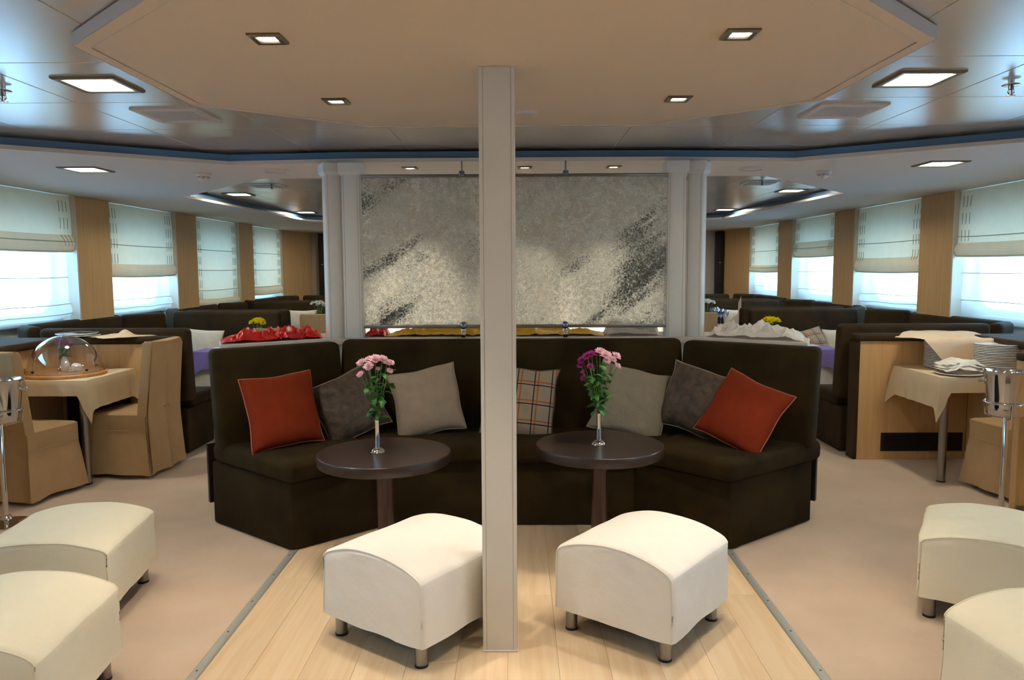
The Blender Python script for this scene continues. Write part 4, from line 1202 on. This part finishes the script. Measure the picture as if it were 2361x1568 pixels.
# slipcovered chair: seat centre at origin, faces +Y
def chair(name, label, x, y, rz, group, w=0.45, d=0.46, seed=0):
    t = thing(name, label, 'chair', (x, y, 0), rz, group)
    h = 0.985; sh = 0.475; bt = 0.07
    # skirt + seat
    def ring(z, flare, sd):
        pts = []
        hw, hd = w / 2 + flare, d / 2 + flare
        K = 9
        cs = [(-hw, -hd), (hw, -hd), (hw, hd), (-hw, hd)]
        for s_ in range(4):
            a, c = cs[s_], cs[(s_ + 1) % 4]
            for k in range(K):
                t_ = k / K
                px, py = a[0] + (c[0] - a[0]) * t_, a[1] + (c[1] - a[1]) * t_
                nx, ny = [(0, -1), (1, 0), (0, 1), (-1, 0)][s_]
                q = (0.016 * math.sin(t_ * 2 * math.pi * 1.5 + sd) + 0.012 * noise.noise(Vector((px * 6, py * 6, sd)))) * max(0, (sh - 0.12 - z) / 0.33)
                if k: px += nx * q; py += ny * q
                pts.append((px, py, z + (0.012 * math.sin(t_ * math.pi) if z < 0.06 else 0)))
        return pts
    b = B(); zs = [0.025, 0.10, 0.19, 0.28, 0.345, 0.35, 0.41, sh - 0.012, sh]
    rings = []
    for i, z in enumerate(zs):
        fl_ = 0.034 * max(0, (0.345 - z) / 0.32)
        if z == 0.345: fl_ = -0.001
        if i == len(zs) - 1: fl_ = -0.014
        rings.append([b.bm.verts.new(p) for p in ring(z, fl_, seed)])
    for a, c in zip(rings, rings[1:]):
        for k in range(len(a)): b.bm.faces.new((a[k], a[(k + 1) % len(a)], c[(k + 1) % len(a)], c[k]))
    b.bm.faces.new(rings[-1])
    b.done('skirt', 'slip', t, ang=45)
    # seam line round the seat
    B().closed_tube([(p[0] * 1.003, p[1] * 1.003, 0.348) for p in ring(0.348, 0.001, seed)], 0.0022, 5).done('seam', 'slip', t)
    # back: from the floor up, leaning
    def bk(u, v):
        # around the slab section (u) and up (v)
        z = sh - 0.02 + (h - sh + 0.02) * v
        lean = 0.11 * v
        k = int(round(u * 16)) % 16
        hw = w / 2 - 0.004 * v
        sec = [(-hw, 0), (-hw * .5, -.003), (0, -.004), (hw * .5, -.003), (hw, 0), (hw + .004, bt * .3), (hw + .004, bt * .6), (hw, bt), (hw * .6, bt + .004), (hw * .3, bt + .006), (0, bt + .006),
               (-hw * .3, bt + .006), (-hw * .6, bt + .004), (-hw, bt), (-hw - .004, bt * .6), (-hw - .004, bt * .3)]
        px, py = sec[k]
        sag = 0.012 * (px / hw) ** 2 if v > 0.97 else 0
        return Vector((px, -d / 2 - 0.01 - lean * 0.6 + py, z + (sag if v > 0.5 else 0)))
    b = B(); NV = 12
    g = [[b.bm.verts.new(bk(k / 16, j / NV)) for k in range(16)] for j in range(NV + 1)]
    for j in range(NV):
        for k in range(16): b.bm.faces.new((g[j][k], g[j][(k + 1) % 16], g[j + 1][(k + 1) % 16], g[j + 1][k]))
    b.bm.faces.new(g[-1]); b.bm.faces.new(g[0][::-1])
    es = [e_ for e_ in b.bm.edges if all(v in g[-1] for v in e_.verts)]
    bmesh.ops.bevel(b.bm, geom=es, offset=0.010, segments=3, affect='EDGES')
    b.done('backrest', 'slip', t, ang=50)
    B().box((0, -d / 2 - 0.004, 0.25), (w - 0.02, 0.012, 0.44)).done('inner_skirt', 'slip', t)
    # rear skirt of the back, split with a pleat and a tie
    for s_ in (-1, 1):
        def rp_(u, v):
            z = 0.965 - 0.93 * v
            x = s_ * (0.0015 + (w / 2 - 0.002 + 0.022 * v) * u)
            y = -d / 2 - 0.016 - 0.066 * max(0, (z - sh + 0.02) / (h - sh + 0.02)) - 0.030 * v ** 2 - 0.014 * v * math.sin(u * 5 + seed)
            return Vector((x, y - (0.012 * v if u < 0.2 else 0), z))
        B().grid(10, 14, rp_).done('rear_panel', 'slip', t, ang=60)
    B().tube([(-0.03, -d / 2 - 0.05, 0.50), (0, -d / 2 - 0.062, 0.505), (0.03, -d / 2 - 0.05, 0.50)], 0.007, 6).done('tie', 'slip', t)
    for sx_ in (-1, 1):
        for sy_ in (-1, 1):
            B().box((sx_ * (w / 2 - 0.04), sy_ * (d / 2 - 0.04), 0.06), (0.035, 0.035, 0.12)).done('leg', 'brass', t)
    return t
chair('dining_chair', 'beige slipcovered chair at the left edge with its back to the viewer', -3.262, 5.01, R(-12), 'slipcovered chairs', d=0.42, seed=1)
chair('dining_chair', 'beige slipcovered chair at the end of the left dining table, side on', -2.845, 5.62, R(86), 'slipcovered chairs', d=0.44, w=0.43, seed=2)
chair('dining_chair', 'beige slipcovered chair behind the chrome ice bucket at right', 3.335, 4.975, R(8), 'slipcovered chairs', seed=3, w=0.37, d=0.42)
chair('dining_chair', 'slipcovered chair showing over the red satin cloth', -2.05, 6.90, R(6), 'slipcovered chairs', seed=4)
chair('dining_chair', 'slipcovered chair showing over the white bunched cloth', 1.98, 6.88, R(-6), 'slipcovered chairs', seed=5)
chair('dining_chair', 'slipcovered chair at the second booth table, left, cut by the pillar', -2.23, 9.0, R(0), 'slipcovered chairs', seed=6)
chair('dining_chair', 'slipcovered chair at the second booth table, right, cut by the pillar', 2.09, 9.0, R(0), 'slipcovered chairs', seed=7)

# ================================================================== BOOTHS
def booth(sx, y0, dl, label, seed):
    t = thing('booth_sofa', label, 'sofa', (0, y0, 0), 0, 'dark booth sofas along the windows')
    def P(pts): return [(sx * p[0], p[1]) for p in pts] if sx > 0 else [(sx * p[0], p[1]) for p in pts][::-1]
    # base and seats
    B().poly_prism(P([(2.66, 0.10), (4.3, 0.10), (4.3, dl + .1), (2.66, dl + .1), (2.66, dl - .48), (3.70, dl - .48), (3.70, 0.62), (2.66, 0.62)]), 0.004, 0.37, 0.01, 2).done('base', 'velvet_booth', t)
    B().poly_prism(P([(2.64, 0.17), (3.70, 0.17), (3.70, 0.64), (2.64, 0.64)]), 0.372, 0.48, 0.03, 3).done('seat_cushion', 'velvet_booth', t, ang=50)
    B().poly_prism(P([(3.70, 0.17), (4.14, 0.17), (4.14, dl), (3.70, dl)]), 0.372, 0.48, 0.03, 3).done('seat_cushion', 'velvet_booth', t, ang=50)
    B().poly_prism(P([(2.64, dl - .5), (3.70, dl - .5), (3.70, dl), (2.64, dl)]), 0.372, 0.48, 0.03, 3).done('seat_cushion', 'velvet_booth', t, ang=50)
    # backs: near (faces away), wall, corner pieces, far
    segs = [((2.60, 0.17), (3.80, 0.17)), ((3.80, 0.17), (4.06, 0.42)), ((4.07, 0.44), (4.07, dl - .45)), ((4.06, dl - .43), (3.80, dl)), ((3.80, dl), (2.60, dl))]
    for i, (a, c) in enumerate(segs):
        a, c = (sx * a[0], a[1]), (sx * c[0], c[1])
        if sx < 0: a, c = c, a
        z1 = 1.045 + 0.006 * math.sin(seed + i * 2)
        slab(a, c, -0.13, 0.44, z1, -0.045 if i != 2 else -0.02, 'backrest', 'velvet_booth', t, bev=0.04)
    return t
YS = [(6.04, 2.34), (8.74, 2.22), (11.30, 2.25)]
NM = ['nearest', 'middle', 'farthest']
for sx, side in ((-1, 'left'), (1, 'right')):
    for i, (y0, dl) in enumerate(YS):
        booth(sx, y0, dl, 'dark brown booth sofa on the %s side, %s of three along the windows' % (side, NM[i]), i + sx)

# booth cushions
pillow('throw_cushion', 'cream linen cushion in the near left booth', (-3.36, 8.17, 0.665), R(0), R(18), R(4), 0.42, 0.13, 'c_cream', 'c_cream', 31, 0.006, 'cream booth cushions', piping=False)
pillow('throw_cushion', 'cream linen cushion in the near right booth between the plaid one and the backrest', (3.52, 8.13, 0.655), R(0), R(22), R(-4), 0.42, 0.15, 'c_cream', 'c_cream', 32, 0.012, 'cream booth cushions', piping=False)
pillow('throw_cushion', 'plaid cushion in the near right booth', (3.13, 8.06, 0.66), R(4), R(38), R(-12), 0.44, 0.15, 'plaid', 'c_brown', 33, 0.008, 'booth cushions')
pillow('throw_cushion', 'small pale cushion at the right booth seat beside the partition', (2.86, 6.36, 0.60), R(180), R(22), R(12), 0.30, 0.10, 'c_cream', 'c_cream', 34, 0.008, 'cream booth cushions', piping=False)
pillow('throw_cushion', 'cream cushion in the second booth on the left', (-2.98, 10.62, 0.74), R(0), R(14), 0, 0.42, 0.13, 'c_cream', 'c_cream', 35, 0.006, 'cream booth cushions', piping=False)
pillow('throw_cushion', 'white cushion in the second booth on the right behind the tall napkin', (3.10, 10.62, 0.72), R(0), R(14), 0, 0.42, 0.13, 'c_cream', 'c_cream', 36, 0.006, 'cream booth cushions', piping=False)

# booth tables
def booth_table(sx, x0, x1, y0, y1, label, seed):
    t = thing('booth_table', label, 'table', (0, 0, 0), 0, 'booth tables')
    a, c = sorted((sx * x0, sx * x1))
    B().box(((a + c) / 2, (y0 + y1) / 2, 0.725), (c - a - .01, y1 - y0 - .01, 0.03), bev=0.003).done('tabletop', 'oak', t)
    B().lathe([(0, 0.03), (0.04, 0.03), (0.04, 0.71), (0, 0.71)], ((a + c) / 2, (y0 + y1) / 2, 0), 20).done('pedestal', 'steel', t)
    B().lathe([(0, 0), (0.22, 0), (0.22, 0.012), (0.05, 0.03), (0, 0.03)], ((a + c) / 2, (y0 + y1) / 2, 0), 28).done('foot_plate', 'steel', t)
    cl = tablecloth(a - .004, c + .004, y0 - .004, y1 + .004, 0.746, 0.34, 'tablecloth', 'cloth_white', label.replace('table', 'cream cloth on the table', 1), 'tablecloth', 'cream booth tablecloths', corner=0.10, wave=0.014, seed=seed)
    # purple runners across the table: hang down at both ends in a point
    tablecloth(a - .040, c + .040, y0 - .040, y0 + 0.30, 0.754, (0.15, 0.20, 0.003, 0.20), 'table_runner', 'purple',
               label.replace('table', 'front purple overlay on the table', 1), 'table runner', 'purple table overlays', corner=0.13, wave=0.012, seed=seed + 3)
    for k, (ya, yb) in enumerate(((y0 + 0.46, y1 - 0.03),)):
        b = B()
        pts = []
        for side_ in (-1, 1):
            pass
        z = 0.7505
        zz = [0, 0.02, 0.16, 0.26]
        def rn(u, v):
            # u along x incl. the drops, v across
            L_ = (c - a) + 0.52; s_ = u * L_ - 0.26
            y = ya + (yb - ya) * v
            if s_ < 0:
                dd = -s_ * (0.55 + 0.45 * (1 - abs(2 * v - 1)) + (0.35 if k == 0 and v < 0.3 else 0)); return Vector((a - 0.045 - dd * 0.07 + 0.006 * math.sin(v * 9), y, z - dd))
            if s_ > c - a:
                dd = (s_ - (c - a)) * (0.55 + 0.45 * (1 - abs(2 * v - 1)) + (0.35 if k == 0 and v < 0.3 else 0)); return Vector((c + 0.045 + dd * 0.07 + 0.006 * math.sin(v * 9), y, z - dd))
            return Vector((a + s_, y, z))
        o = b.grid(36, 12, rn).done('table_runner', 'purple', ang=50)
        tag(o, label.replace('table', 'rear purple runner on the table', 1), 'table runner', 'purple table runners')
booth_table(-1, 2.02, 2.93, 6.98, 7.80, 'table in the near left booth behind the red cloth', 1)
booth_table(1, 2.02, 2.95, 6.98, 7.80, 'table in the near right booth behind the white cloth', 2)
booth_table(-1, 2.15, 3.06, 9.68, 10.32, 'table in the second left booth', 3)
booth_table(1, 2.15, 3.12, 9.68, 10.32, 'table in the second right booth with wine glasses', 4)

# small flower vases in the booths
def pot_flowers(x, y, z, col, lab, group, n=7, seed=0, top=1.02, spread=0.07):
    v = B().lathe([(0, 0), (0.026, 0), (0.03, 0.01), (0.022, 0.05), (0.017, 0.10), (0.021, 0.115), (0.017, 0.115), (0.013, 0.08), (0, 0.08)], (0, 0, 0), 20).done('bud_vase', 'china', None, loc=(x, y, z))
    tag(v, 'small white vase for the %s' % lab, 'vase', 'white table vases')
    r_ = random.Random(seed)
    for k in range(n):
        a = k * 2.4; q = spread * math.sqrt((k + 0.4) / n)
        flower(Vector((x + r_.uniform(-.005, .005), y + r_.uniform(-.005, .005), z + 0.085)),
               (x + q * math.cos(a), y + 0.6 * q * math.sin(a), top - 1.6 * q * q / spread * 0.25 + r_.uniform(-.01, .01)), col, 'one of the ' + lab, group, 1.35, 2, r_, 0.1, 0.6)
pot_flowers(-2.44, 7.25, 0.752, 'yellow', 'yellow chrysanthemums on the near left booth table', 'yellow flowers in the left booth', 7, 1)
pot_flowers(2.45, 7.25, 0.752, 'yellow', 'yellow chrysanthemums on the near right booth table', 'yellow flowers in the right booth', 8, 2)
pot_flowers(-2.56, 9.95, 0.752, 'petal_white', 'white flowers on the second left booth table', 'white flowers in the left booth', 7, 3, 1.08, 0.10)
pot_flowers(2.50, 9.95, 0.752, 'petal_white', 'white flowers on the second right booth table', 'white flowers in the right booth', 7, 4, 1.08, 0.10)

# wine glasses
gm_b = B().lathe([(0.0, 0.095), (0.012, 0.100), (0.032, 0.125), (0.040, 0.155), (0.037, 0.185), (0.031, 0.208), (0.0295, 0.208), (0.0355, 0.185), (0.0385, 0.155), (0.030, 0.127), (0, 0.103)], n=24).mesh('bowl', 'wine')
gm_s = B().lathe([(0, 0), (0.034, 0.001), (0.034, 0.0025), (0.006, 0.006), (0.0035, 0.012), (0.0035, 0.092), (0.010, 0.098)], n=20).mesh('stem', 'wine')
for i, (x, y, s_) in enumerate(((2.565, 9.90, 1.12), (2.63, 10.02, 1.15), (2.685, 9.95, 1.05), (2.755, 9.98, 0.98), (2.60, 9.84, 1.1))):
    t = thing('wine_glass', 'clear stemmed wine glass on the second right booth table', 'glass', (x, y, 0.752), 0, 'wine glasses on the booth table')
    for nm, mm in (('bowl', gm_b), ('stem', gm_s)):
        o = link(nm, mm, t); o.scale = (s_,) * 3
# tall folded napkin
t = B()
t.faces([(0, 0, 0), (0.05, -0.02, 0), (0.055, 0.03, 0), (0.045, 0.0, 0.385), (0.012, 0.01, 0.30)], [(0, 1, 3, 4), (1, 2, 3), (2, 0, 4, 3), (0, 2, 1)])
t.faces([(-0.18, -0.02, 0.002), (0.05, -0.03, 0.0), (0.04, -0.025, 0.17), (-0.02, -0.03, 0.14), (0.03, 0.04, 0.0), (-0.15, 0.05, 0.002)], [(0, 1, 2, 3), (0, 3, 5), (3, 2, 4, 5)])
tag(t.done('folded_napkin', 'napkin', None, ang=20, loc=(2.90, 9.95, 0.752)), 'tall peaked peach napkin beside the wine glasses', 'napkin')
pl_me = B().lathe([(0, 0.0), (0.055, 0.0), (0.075, 0.004), (0.112, 0.012), (0.113, 0.014), (0.074, 0.0065), (0.05, 0.003), (0, 0.003)], n=40).mesh('side_plate', 'china')
tag(link('side_plate', pl_me, None, (2.70, 9.86, 0.752)), 'white plate in front of the tall peach napkin', 'plate')

# ================================================================== ITEMS ON THE SIDE TABLES
# acrylic dome on a beech tray
dome = thing('cake_dome', 'clear acrylic dome on a round beech tray on the left table', 'cake dome', (-3.262, 5.50, 0.7465))
B().lathe([(0, 0), (0.268, 0), (0.272, 0.004), (0.272, 0.018), (0.268, 0.022), (0, 0.022)], n=64).done('tray', 'beech', dome)
pr = [(0.240 * math.cos(R(a)), 0.03 + 0.240 * 1.08 * math.sin(R(a))) for a in range(0, 91, 6)]
B().lathe([(0.262, 0.026), (0.262, 0.029), (0.244, 0.030)] + pr[:-1] + [(0, pr[-1][1])], n=64).done('dome', 'acrylic', dome, ang=60)
for ry in (R(20), R(-24)):   # two joints of the folding cover
    pts = [(0.242 * math.sin(R(a)) , 0, 0.03 + 0.242 * 1.08 * math.cos(R(a))) for a in range(-90, 91, 9)]
    m = Matrix.Rotation(R(90) + ry, 3, 'Z')
    B().tube([m @ Vector(p) for p in pts], 0.0022, 5).done('dome_rib', 'acrylic', dome)
for a in (200, 232, 20):
    x, y = 0.255 * math.cos(R(a)), 0.255 * math.sin(R(a))
    B().lathe([(0, 0), (0.006, 0), (0.006, 0.03), (0.008, 0.034), (0, 0.036)], (x, y, 0.022), 12).done('latch_post', 'brass', dome)
for a0, a1 in ((200, 232), (300, 320), (20, 45)):
    B().tube([(0.25 * math.cos(R(a0 + (a1 - a0) * k / 4)), 0.25 * math.sin(R(a0 + (a1 - a0) * k / 4)), 0.047) for k in range(5)], 0.003, 6).done('latch_rod', 'steel', dome)
for a in (245, 335, 60):
    B().lathe([(0, -0.008), (0.009, -0.006), (0.009, 0.006), (0, 0.008)], (0.238 * math.cos(R(a)), 0.238 * math.sin(R(a)), 0.046), 12).done('knob', 'black', dome)
# vase with purple flowers standing under the dome
v = B().lathe([(0, 0), (0.024, 0), (0.032, 0.02), (0.031, 0.05), (0.018, 0.09), (0.009, 0.108), (0.006, 0.108), (0.01, 0.08), (0, 0.07)], n=28).done('china_vase', 'china', None, loc=(-3.285, 5.54, 0.770))
tag(v, 'small white china vase with purple flowers under the clear dome', 'vase')
for k, (dx, z, s_) in enumerate(((-0.03, 0.985, 1.0), (0.0, 0.990, 1.1), (0.03, 0.975, 1.0), (0.045, 0.962, 0.8), (-0.038, 0.960, 0.9), (0.01, 0.965, 1.0))):
    flower(Vector((-3.285, 5.54, 0.862)), (-3.285 + dx, 5.54 + 0.01 * k - 0.02, z), 'magenta', 'purple chrysanthemum under the clear dome', 'purple flowers under the dome', s_, 2, rnd, 0.1, 0.6)
sh_ = B().lathe([(0, 0), (0.03, 0), (0.040, 0.02), (0.036, 0.045), (0.02, 0.058), (0, 0.06)], n=24).done('china_egg_cup', 'china', None, loc=(-3.195, 5.52, 0.770), rot=(0, R(14), 0))
tag(sh_, 'small rounded white china piece beside the vase under the dome', 'ornament')

# plates
plate_me = B().lathe([(0, 0.0), (0.085, 0.0), (0.090, 0.002), (0.147, 0.0085), (0.150, 0.0105), (0.150, 0.0140), (0.147, 0.0152), (0.092, 0.0075), (0.085, 0.005), (0, 0.005)], n=64).mesh('dinner_plate', 'china')
ORD = ['topmost', 'second from the top', 'third from the top', 'fourth from the top', 'fifth from the top', 'sixth from the top', 'seventh from the top', 'eighth from the top', 'ninth from the top',
       'ninth from the bottom', 'eighth from the bottom', 'seventh from the bottom', 'sixth from the bottom', 'fifth from the bottom', 'fourth from the bottom', 'third from the bottom', 'second from the bottom', 'lowest']
r_ = random.Random(3)
for k in range(18):
    o = link('dinner_plate', plate_me, None, (3.475 + r_.uniform(-.003, .003) - 0.02, 5.42 + r_.uniform(-.003, .003), 0.747 + 0.0114 * k))
    tag(o, 'white plate, %s in the tall stack by the ice bucket' % ORD[17 - k], 'plate', 'plates in the tall stack')
for k in range(17):
    o = link('dinner_plate', plate_me, None, (3.245 + r_.uniform(-.003, .003), 5.70 + r_.uniform(-.003, .003), 0.747 + 0.0114 * k))
    tag(o, 'white plate, %s in the stack under the peach napkin' % ORD[17 - k if k < 9 else 16 - k], 'plate', 'plates in the covered stack')
# big peach napkin draped on the covered stack
def nap(u, v):
    a, c = 2 * u - 1, 2 * v - 1
    x = 3.29 + 0.29 * a + 0.10 * c; y = 5.70 + 0.17 * c - 0.06 * a
    z = 0.973 + 0.018 * noise.noise(Vector((x * 6, y * 6, 2)))
    over = max(0, (5.58 - y)) ; z -= over * 1.6
    d = math.hypot(x - 3.245, y - 5.70)
    if y < 5.56: y = 5.56 - (5.56 - y) * 0.35
    z += 0.03 * max(0, -a - 0.2) + 0.015 * math.sin(a * 5) * max(0, c)
    return Vector((x, y, max(z, 0.80)))
def nap(u, v):
    # diamond-shaped napkin: far corner on the ledge, near corner hanging
    a, c = u - 0.5, v - 0.5
    x = 3.265 + (a - c) * 0.40 + 0.0; s_ = (a + c) * 0.46       # s_: toward the viewer
    y = 5.72 - s_
    z = 0.976 + 0.010 * noise.noise(Vector((x * 7, s_ * 7, 2)))
    if y < 5.57:
        h = 5.57 - y; y = 5.55 - h * 0.12; z -= h * 1.02
    z += 0.022 * math.exp(-((x - 3.36) / 0.05) ** 2) * max(0, 1 - abs(s_) * 5)
    if y > 5.80: z += 0.022 * min(1, (y - 5.80) / 0.06)
    return Vector((x, y, z))
tag(B().grid(30, 30, nap).done('napkin', 'napkin', ang=60), 'large peach cloth napkin draped over the covered plate stack', 'napkin')
# crumpled white napkins on a plate
o = link('dinner_plate', plate_me, None, (3.13, 5.33, 0.747)); tag(o, 'white dinner plate under the crumpled white napkins', 'plate')
for k in range(3):
    def cn(u, v, k=k):
        a, c = 2 * u - 1, 2 * v - 1
        x = 3.15 + 0.14 * a + 0.01 * k; y = 5.35 + 0.085 * c + 0.02 * k
        q = Vector((x * 9, y * 9, 3 + k * 5))
        z = 0.762 + 0.018 * k + (0.055 * (1 - a * a) * (1 - c * c * 0.7) + 0.022 * fbm(q, 3) * (1 - abs(a) ** 3 * 0.3)) * 0.8
        return Vector((x + 0.012 * noise.noise(q), y + 0.012 * noise.noise(q * 1.3), max(z, 0.764)))
    tag(B().grid(26, 20, cn).done('napkin', 'cloth_white', ang=70), 'crumpled white napkin, %s of the heap on the plate' % ('lowest', 'middle', 'topmost')[k], 'napkin', 'crumpled white napkins')
tag(B().grid(14, 8, lambda u, v: Vector((2.985 + 0.13 * u, 5.40 + 0.05 * v - 0.04 * u, 0.750 + 0.012 * math.sin(u * 4) * (1 - abs(2 * v - 1) * .5) + 0.004))).done('napkin', 'napkin', ang=60),
    'flat rolled peach napkin left of the white napkins', 'napkin')
fork = B().tube([(0, 0, 0.003), (0.10, 0, 0.006), (0.13, 0, 0.003)], [0.004, 0.002, 0.002], 6)
for k in (-1, 0, 1): fork.tube([(0.13, 0, 0.003), (0.14, k * 0.006, 0.004), (0.175, k * 0.006, 0.005)], 0.0012, 5)
fork_me = fork.mesh('fork', 'steel')
for k in range(3):
    tag(link('fork', fork_me, None, (3.035 + 0.004 * k, 5.44 + 0.018 * k, 0.762), (0, 0, R(-8 + 6 * k))), 'steel fork lying by the rolled peach napkin', 'fork', 'forks on the right table')

# left ledge: plates, cutlery, napkin
LZ = 0.986
for k in range(2):
    tag(link('dinner_plate', plate_me, None, (-3.42 - 0.02 * k, 5.98 + 0.0 * k, LZ + 0.012 * k)), ('upper' if k else 'lower') + ' white plate on the dark ledge behind the clear dome', 'plate', 'plates on the left ledge')
def n2(u, v):
    a, c = u - .5, v - .5
    x = -3.10 + 0.50 * (a - c) * 0.6; y = 5.98 + 0.26 * (a + c)
    z = LZ + 0.004 + 0.02 * max(0, noise.noise(Vector((x * 8, y * 8, 5)))) + 0.05 * math.exp(-(((x + 3.06) / 0.05) ** 2)) * math.exp(-((y - 5.98) / 0.05) ** 2)
    return Vector((x, y, z))
tag(B().grid(24, 24, n2).done('napkin', 'napkin', ang=60), 'peach napkin bunched on the dark ledge at left', 'napkin')
for k in range(4):
    tag(link('fork', fork_me, None, (-3.50 + 0.02 * k, 5.93 + 0.03 * k, LZ + 0.032), (0, 0, R(15 - 9 * k))), 'steel fork on the plates on the left ledge', 'fork', 'forks on the left ledge')

# ================================================================== ICE BUCKETS
def ice_bucket(x, y, label, label2, rz, sc=(1, 1, 1)):
    s_ = thing('bucket_stand', label2, 'stand', (x, y, 0), rz, 'chrome bucket stands')
    s_.scale = sc
    B().lathe([(0, 0.03), (0.016, 0.03), (0.016, 0.60), (0.011, 0.612), (0, 0.612)], n=20).done('pole', 'chrome', s_)
    B().lathe([(0, 0), (0.12, 0), (0.125, 0.006), (0.10, 0.014), (0.035, 0.03), (0.028, 0.045), (0.018, 0.055), (0, 0.055)], n=36).done('base', 'chrome', s_)
    B().closed_tube([(0.121 * math.cos(R(a)), 0.121 * math.sin(R(a)), 0.687) for a in range(0, 360, 10)], 0.005, 8).done('ring', 'chrome', s_)
    for a in (0, 120, 240):
        c, s2 = math.cos(R(a + 30)), math.sin(R(a + 30))
        B().tube([(0.010 * c, 0.010 * s2, 0.59), (0.07 * c, 0.07 * s2, 0.597), (0.115 * c, 0.115 * s2, 0.61), (0.121 * c, 0.121 * s2, 0.687)], 0.004, 6).done('arm', 'chrome', s_)
    t = thing('ice_bucket', label, 'bucket', (x, y, 0.615 * sc[2]), rz, 'chrome ice buckets')
    t.scale = sc
    B().lathe([(0, 0.0), (0.098, 0.0), (0.104, 0.006), (0.108, 0.06), (0.128, 0.235), (0.134, 0.245), (0.137, 0.250), (0.134, 0.254), (0.127, 0.248), (0.122, 0.23), (0.10, 0.02), (0, 0.012)], n=56).done('body', 'chrome', t, ang=50)
    for s2 in (-1, 1):
        k = B()
        m = Matrix.Translation((s2 * 0.122, 0, 0.19)) @ Matrix.Rotation(s2 * math.pi / 2, 4, 'Y')
        k.lathe([(0, -0.002), (0.013, 0), (0.013, 0.004), (0.006, 0.006), (0.006, 0.014), (0.010, 0.018), (0.006, 0.023), (0.011, 0.029), (0.011, 0.035), (0, 0.040)], n=16, mtx=m)
        k.done('knob', 'chrome', t)
ice_bucket(2.892, 4.42, 'polished chrome ice bucket at the right edge before the plates', 'chrome stand holding the right ice bucket', R(-18), (0.955, 0.955, 1.035))
ice_bucket(-3.02, 4.42, 'polished chrome ice bucket cut off by the left edge', 'chrome stand holding the left ice bucket', R(15))

# ================================================================== FAR LOUDSPEAKERS
for x, l in ((-3.645, 'slim black column loudspeaker on the far wall at left'), (3.84, 'slim black column loudspeaker on the far wall at right')):
    t = thing('column_speaker', l, 'speaker', (x, 14.44, 0), 0, 'column loudspeakers')
    B().box((0, 0.07, 1.13), (0.14, 0.14, 2.10), bev=0.01).done('cabinet', 'black', t)
    B().box((0, -0.003, 1.90), (0.12, 0.01, 0.52), bev=0.003).done('grille', 'grille', t)
    B().box((0, -0.003, 1.35), (0.12, 0.01, 0.42), bev=0.003).done('grille', 'grille', t)
    B().box((0, -0.006, 1.60), (0.035, 0.006, 0.014), bev=0.001).done('badge', 'alu', t)
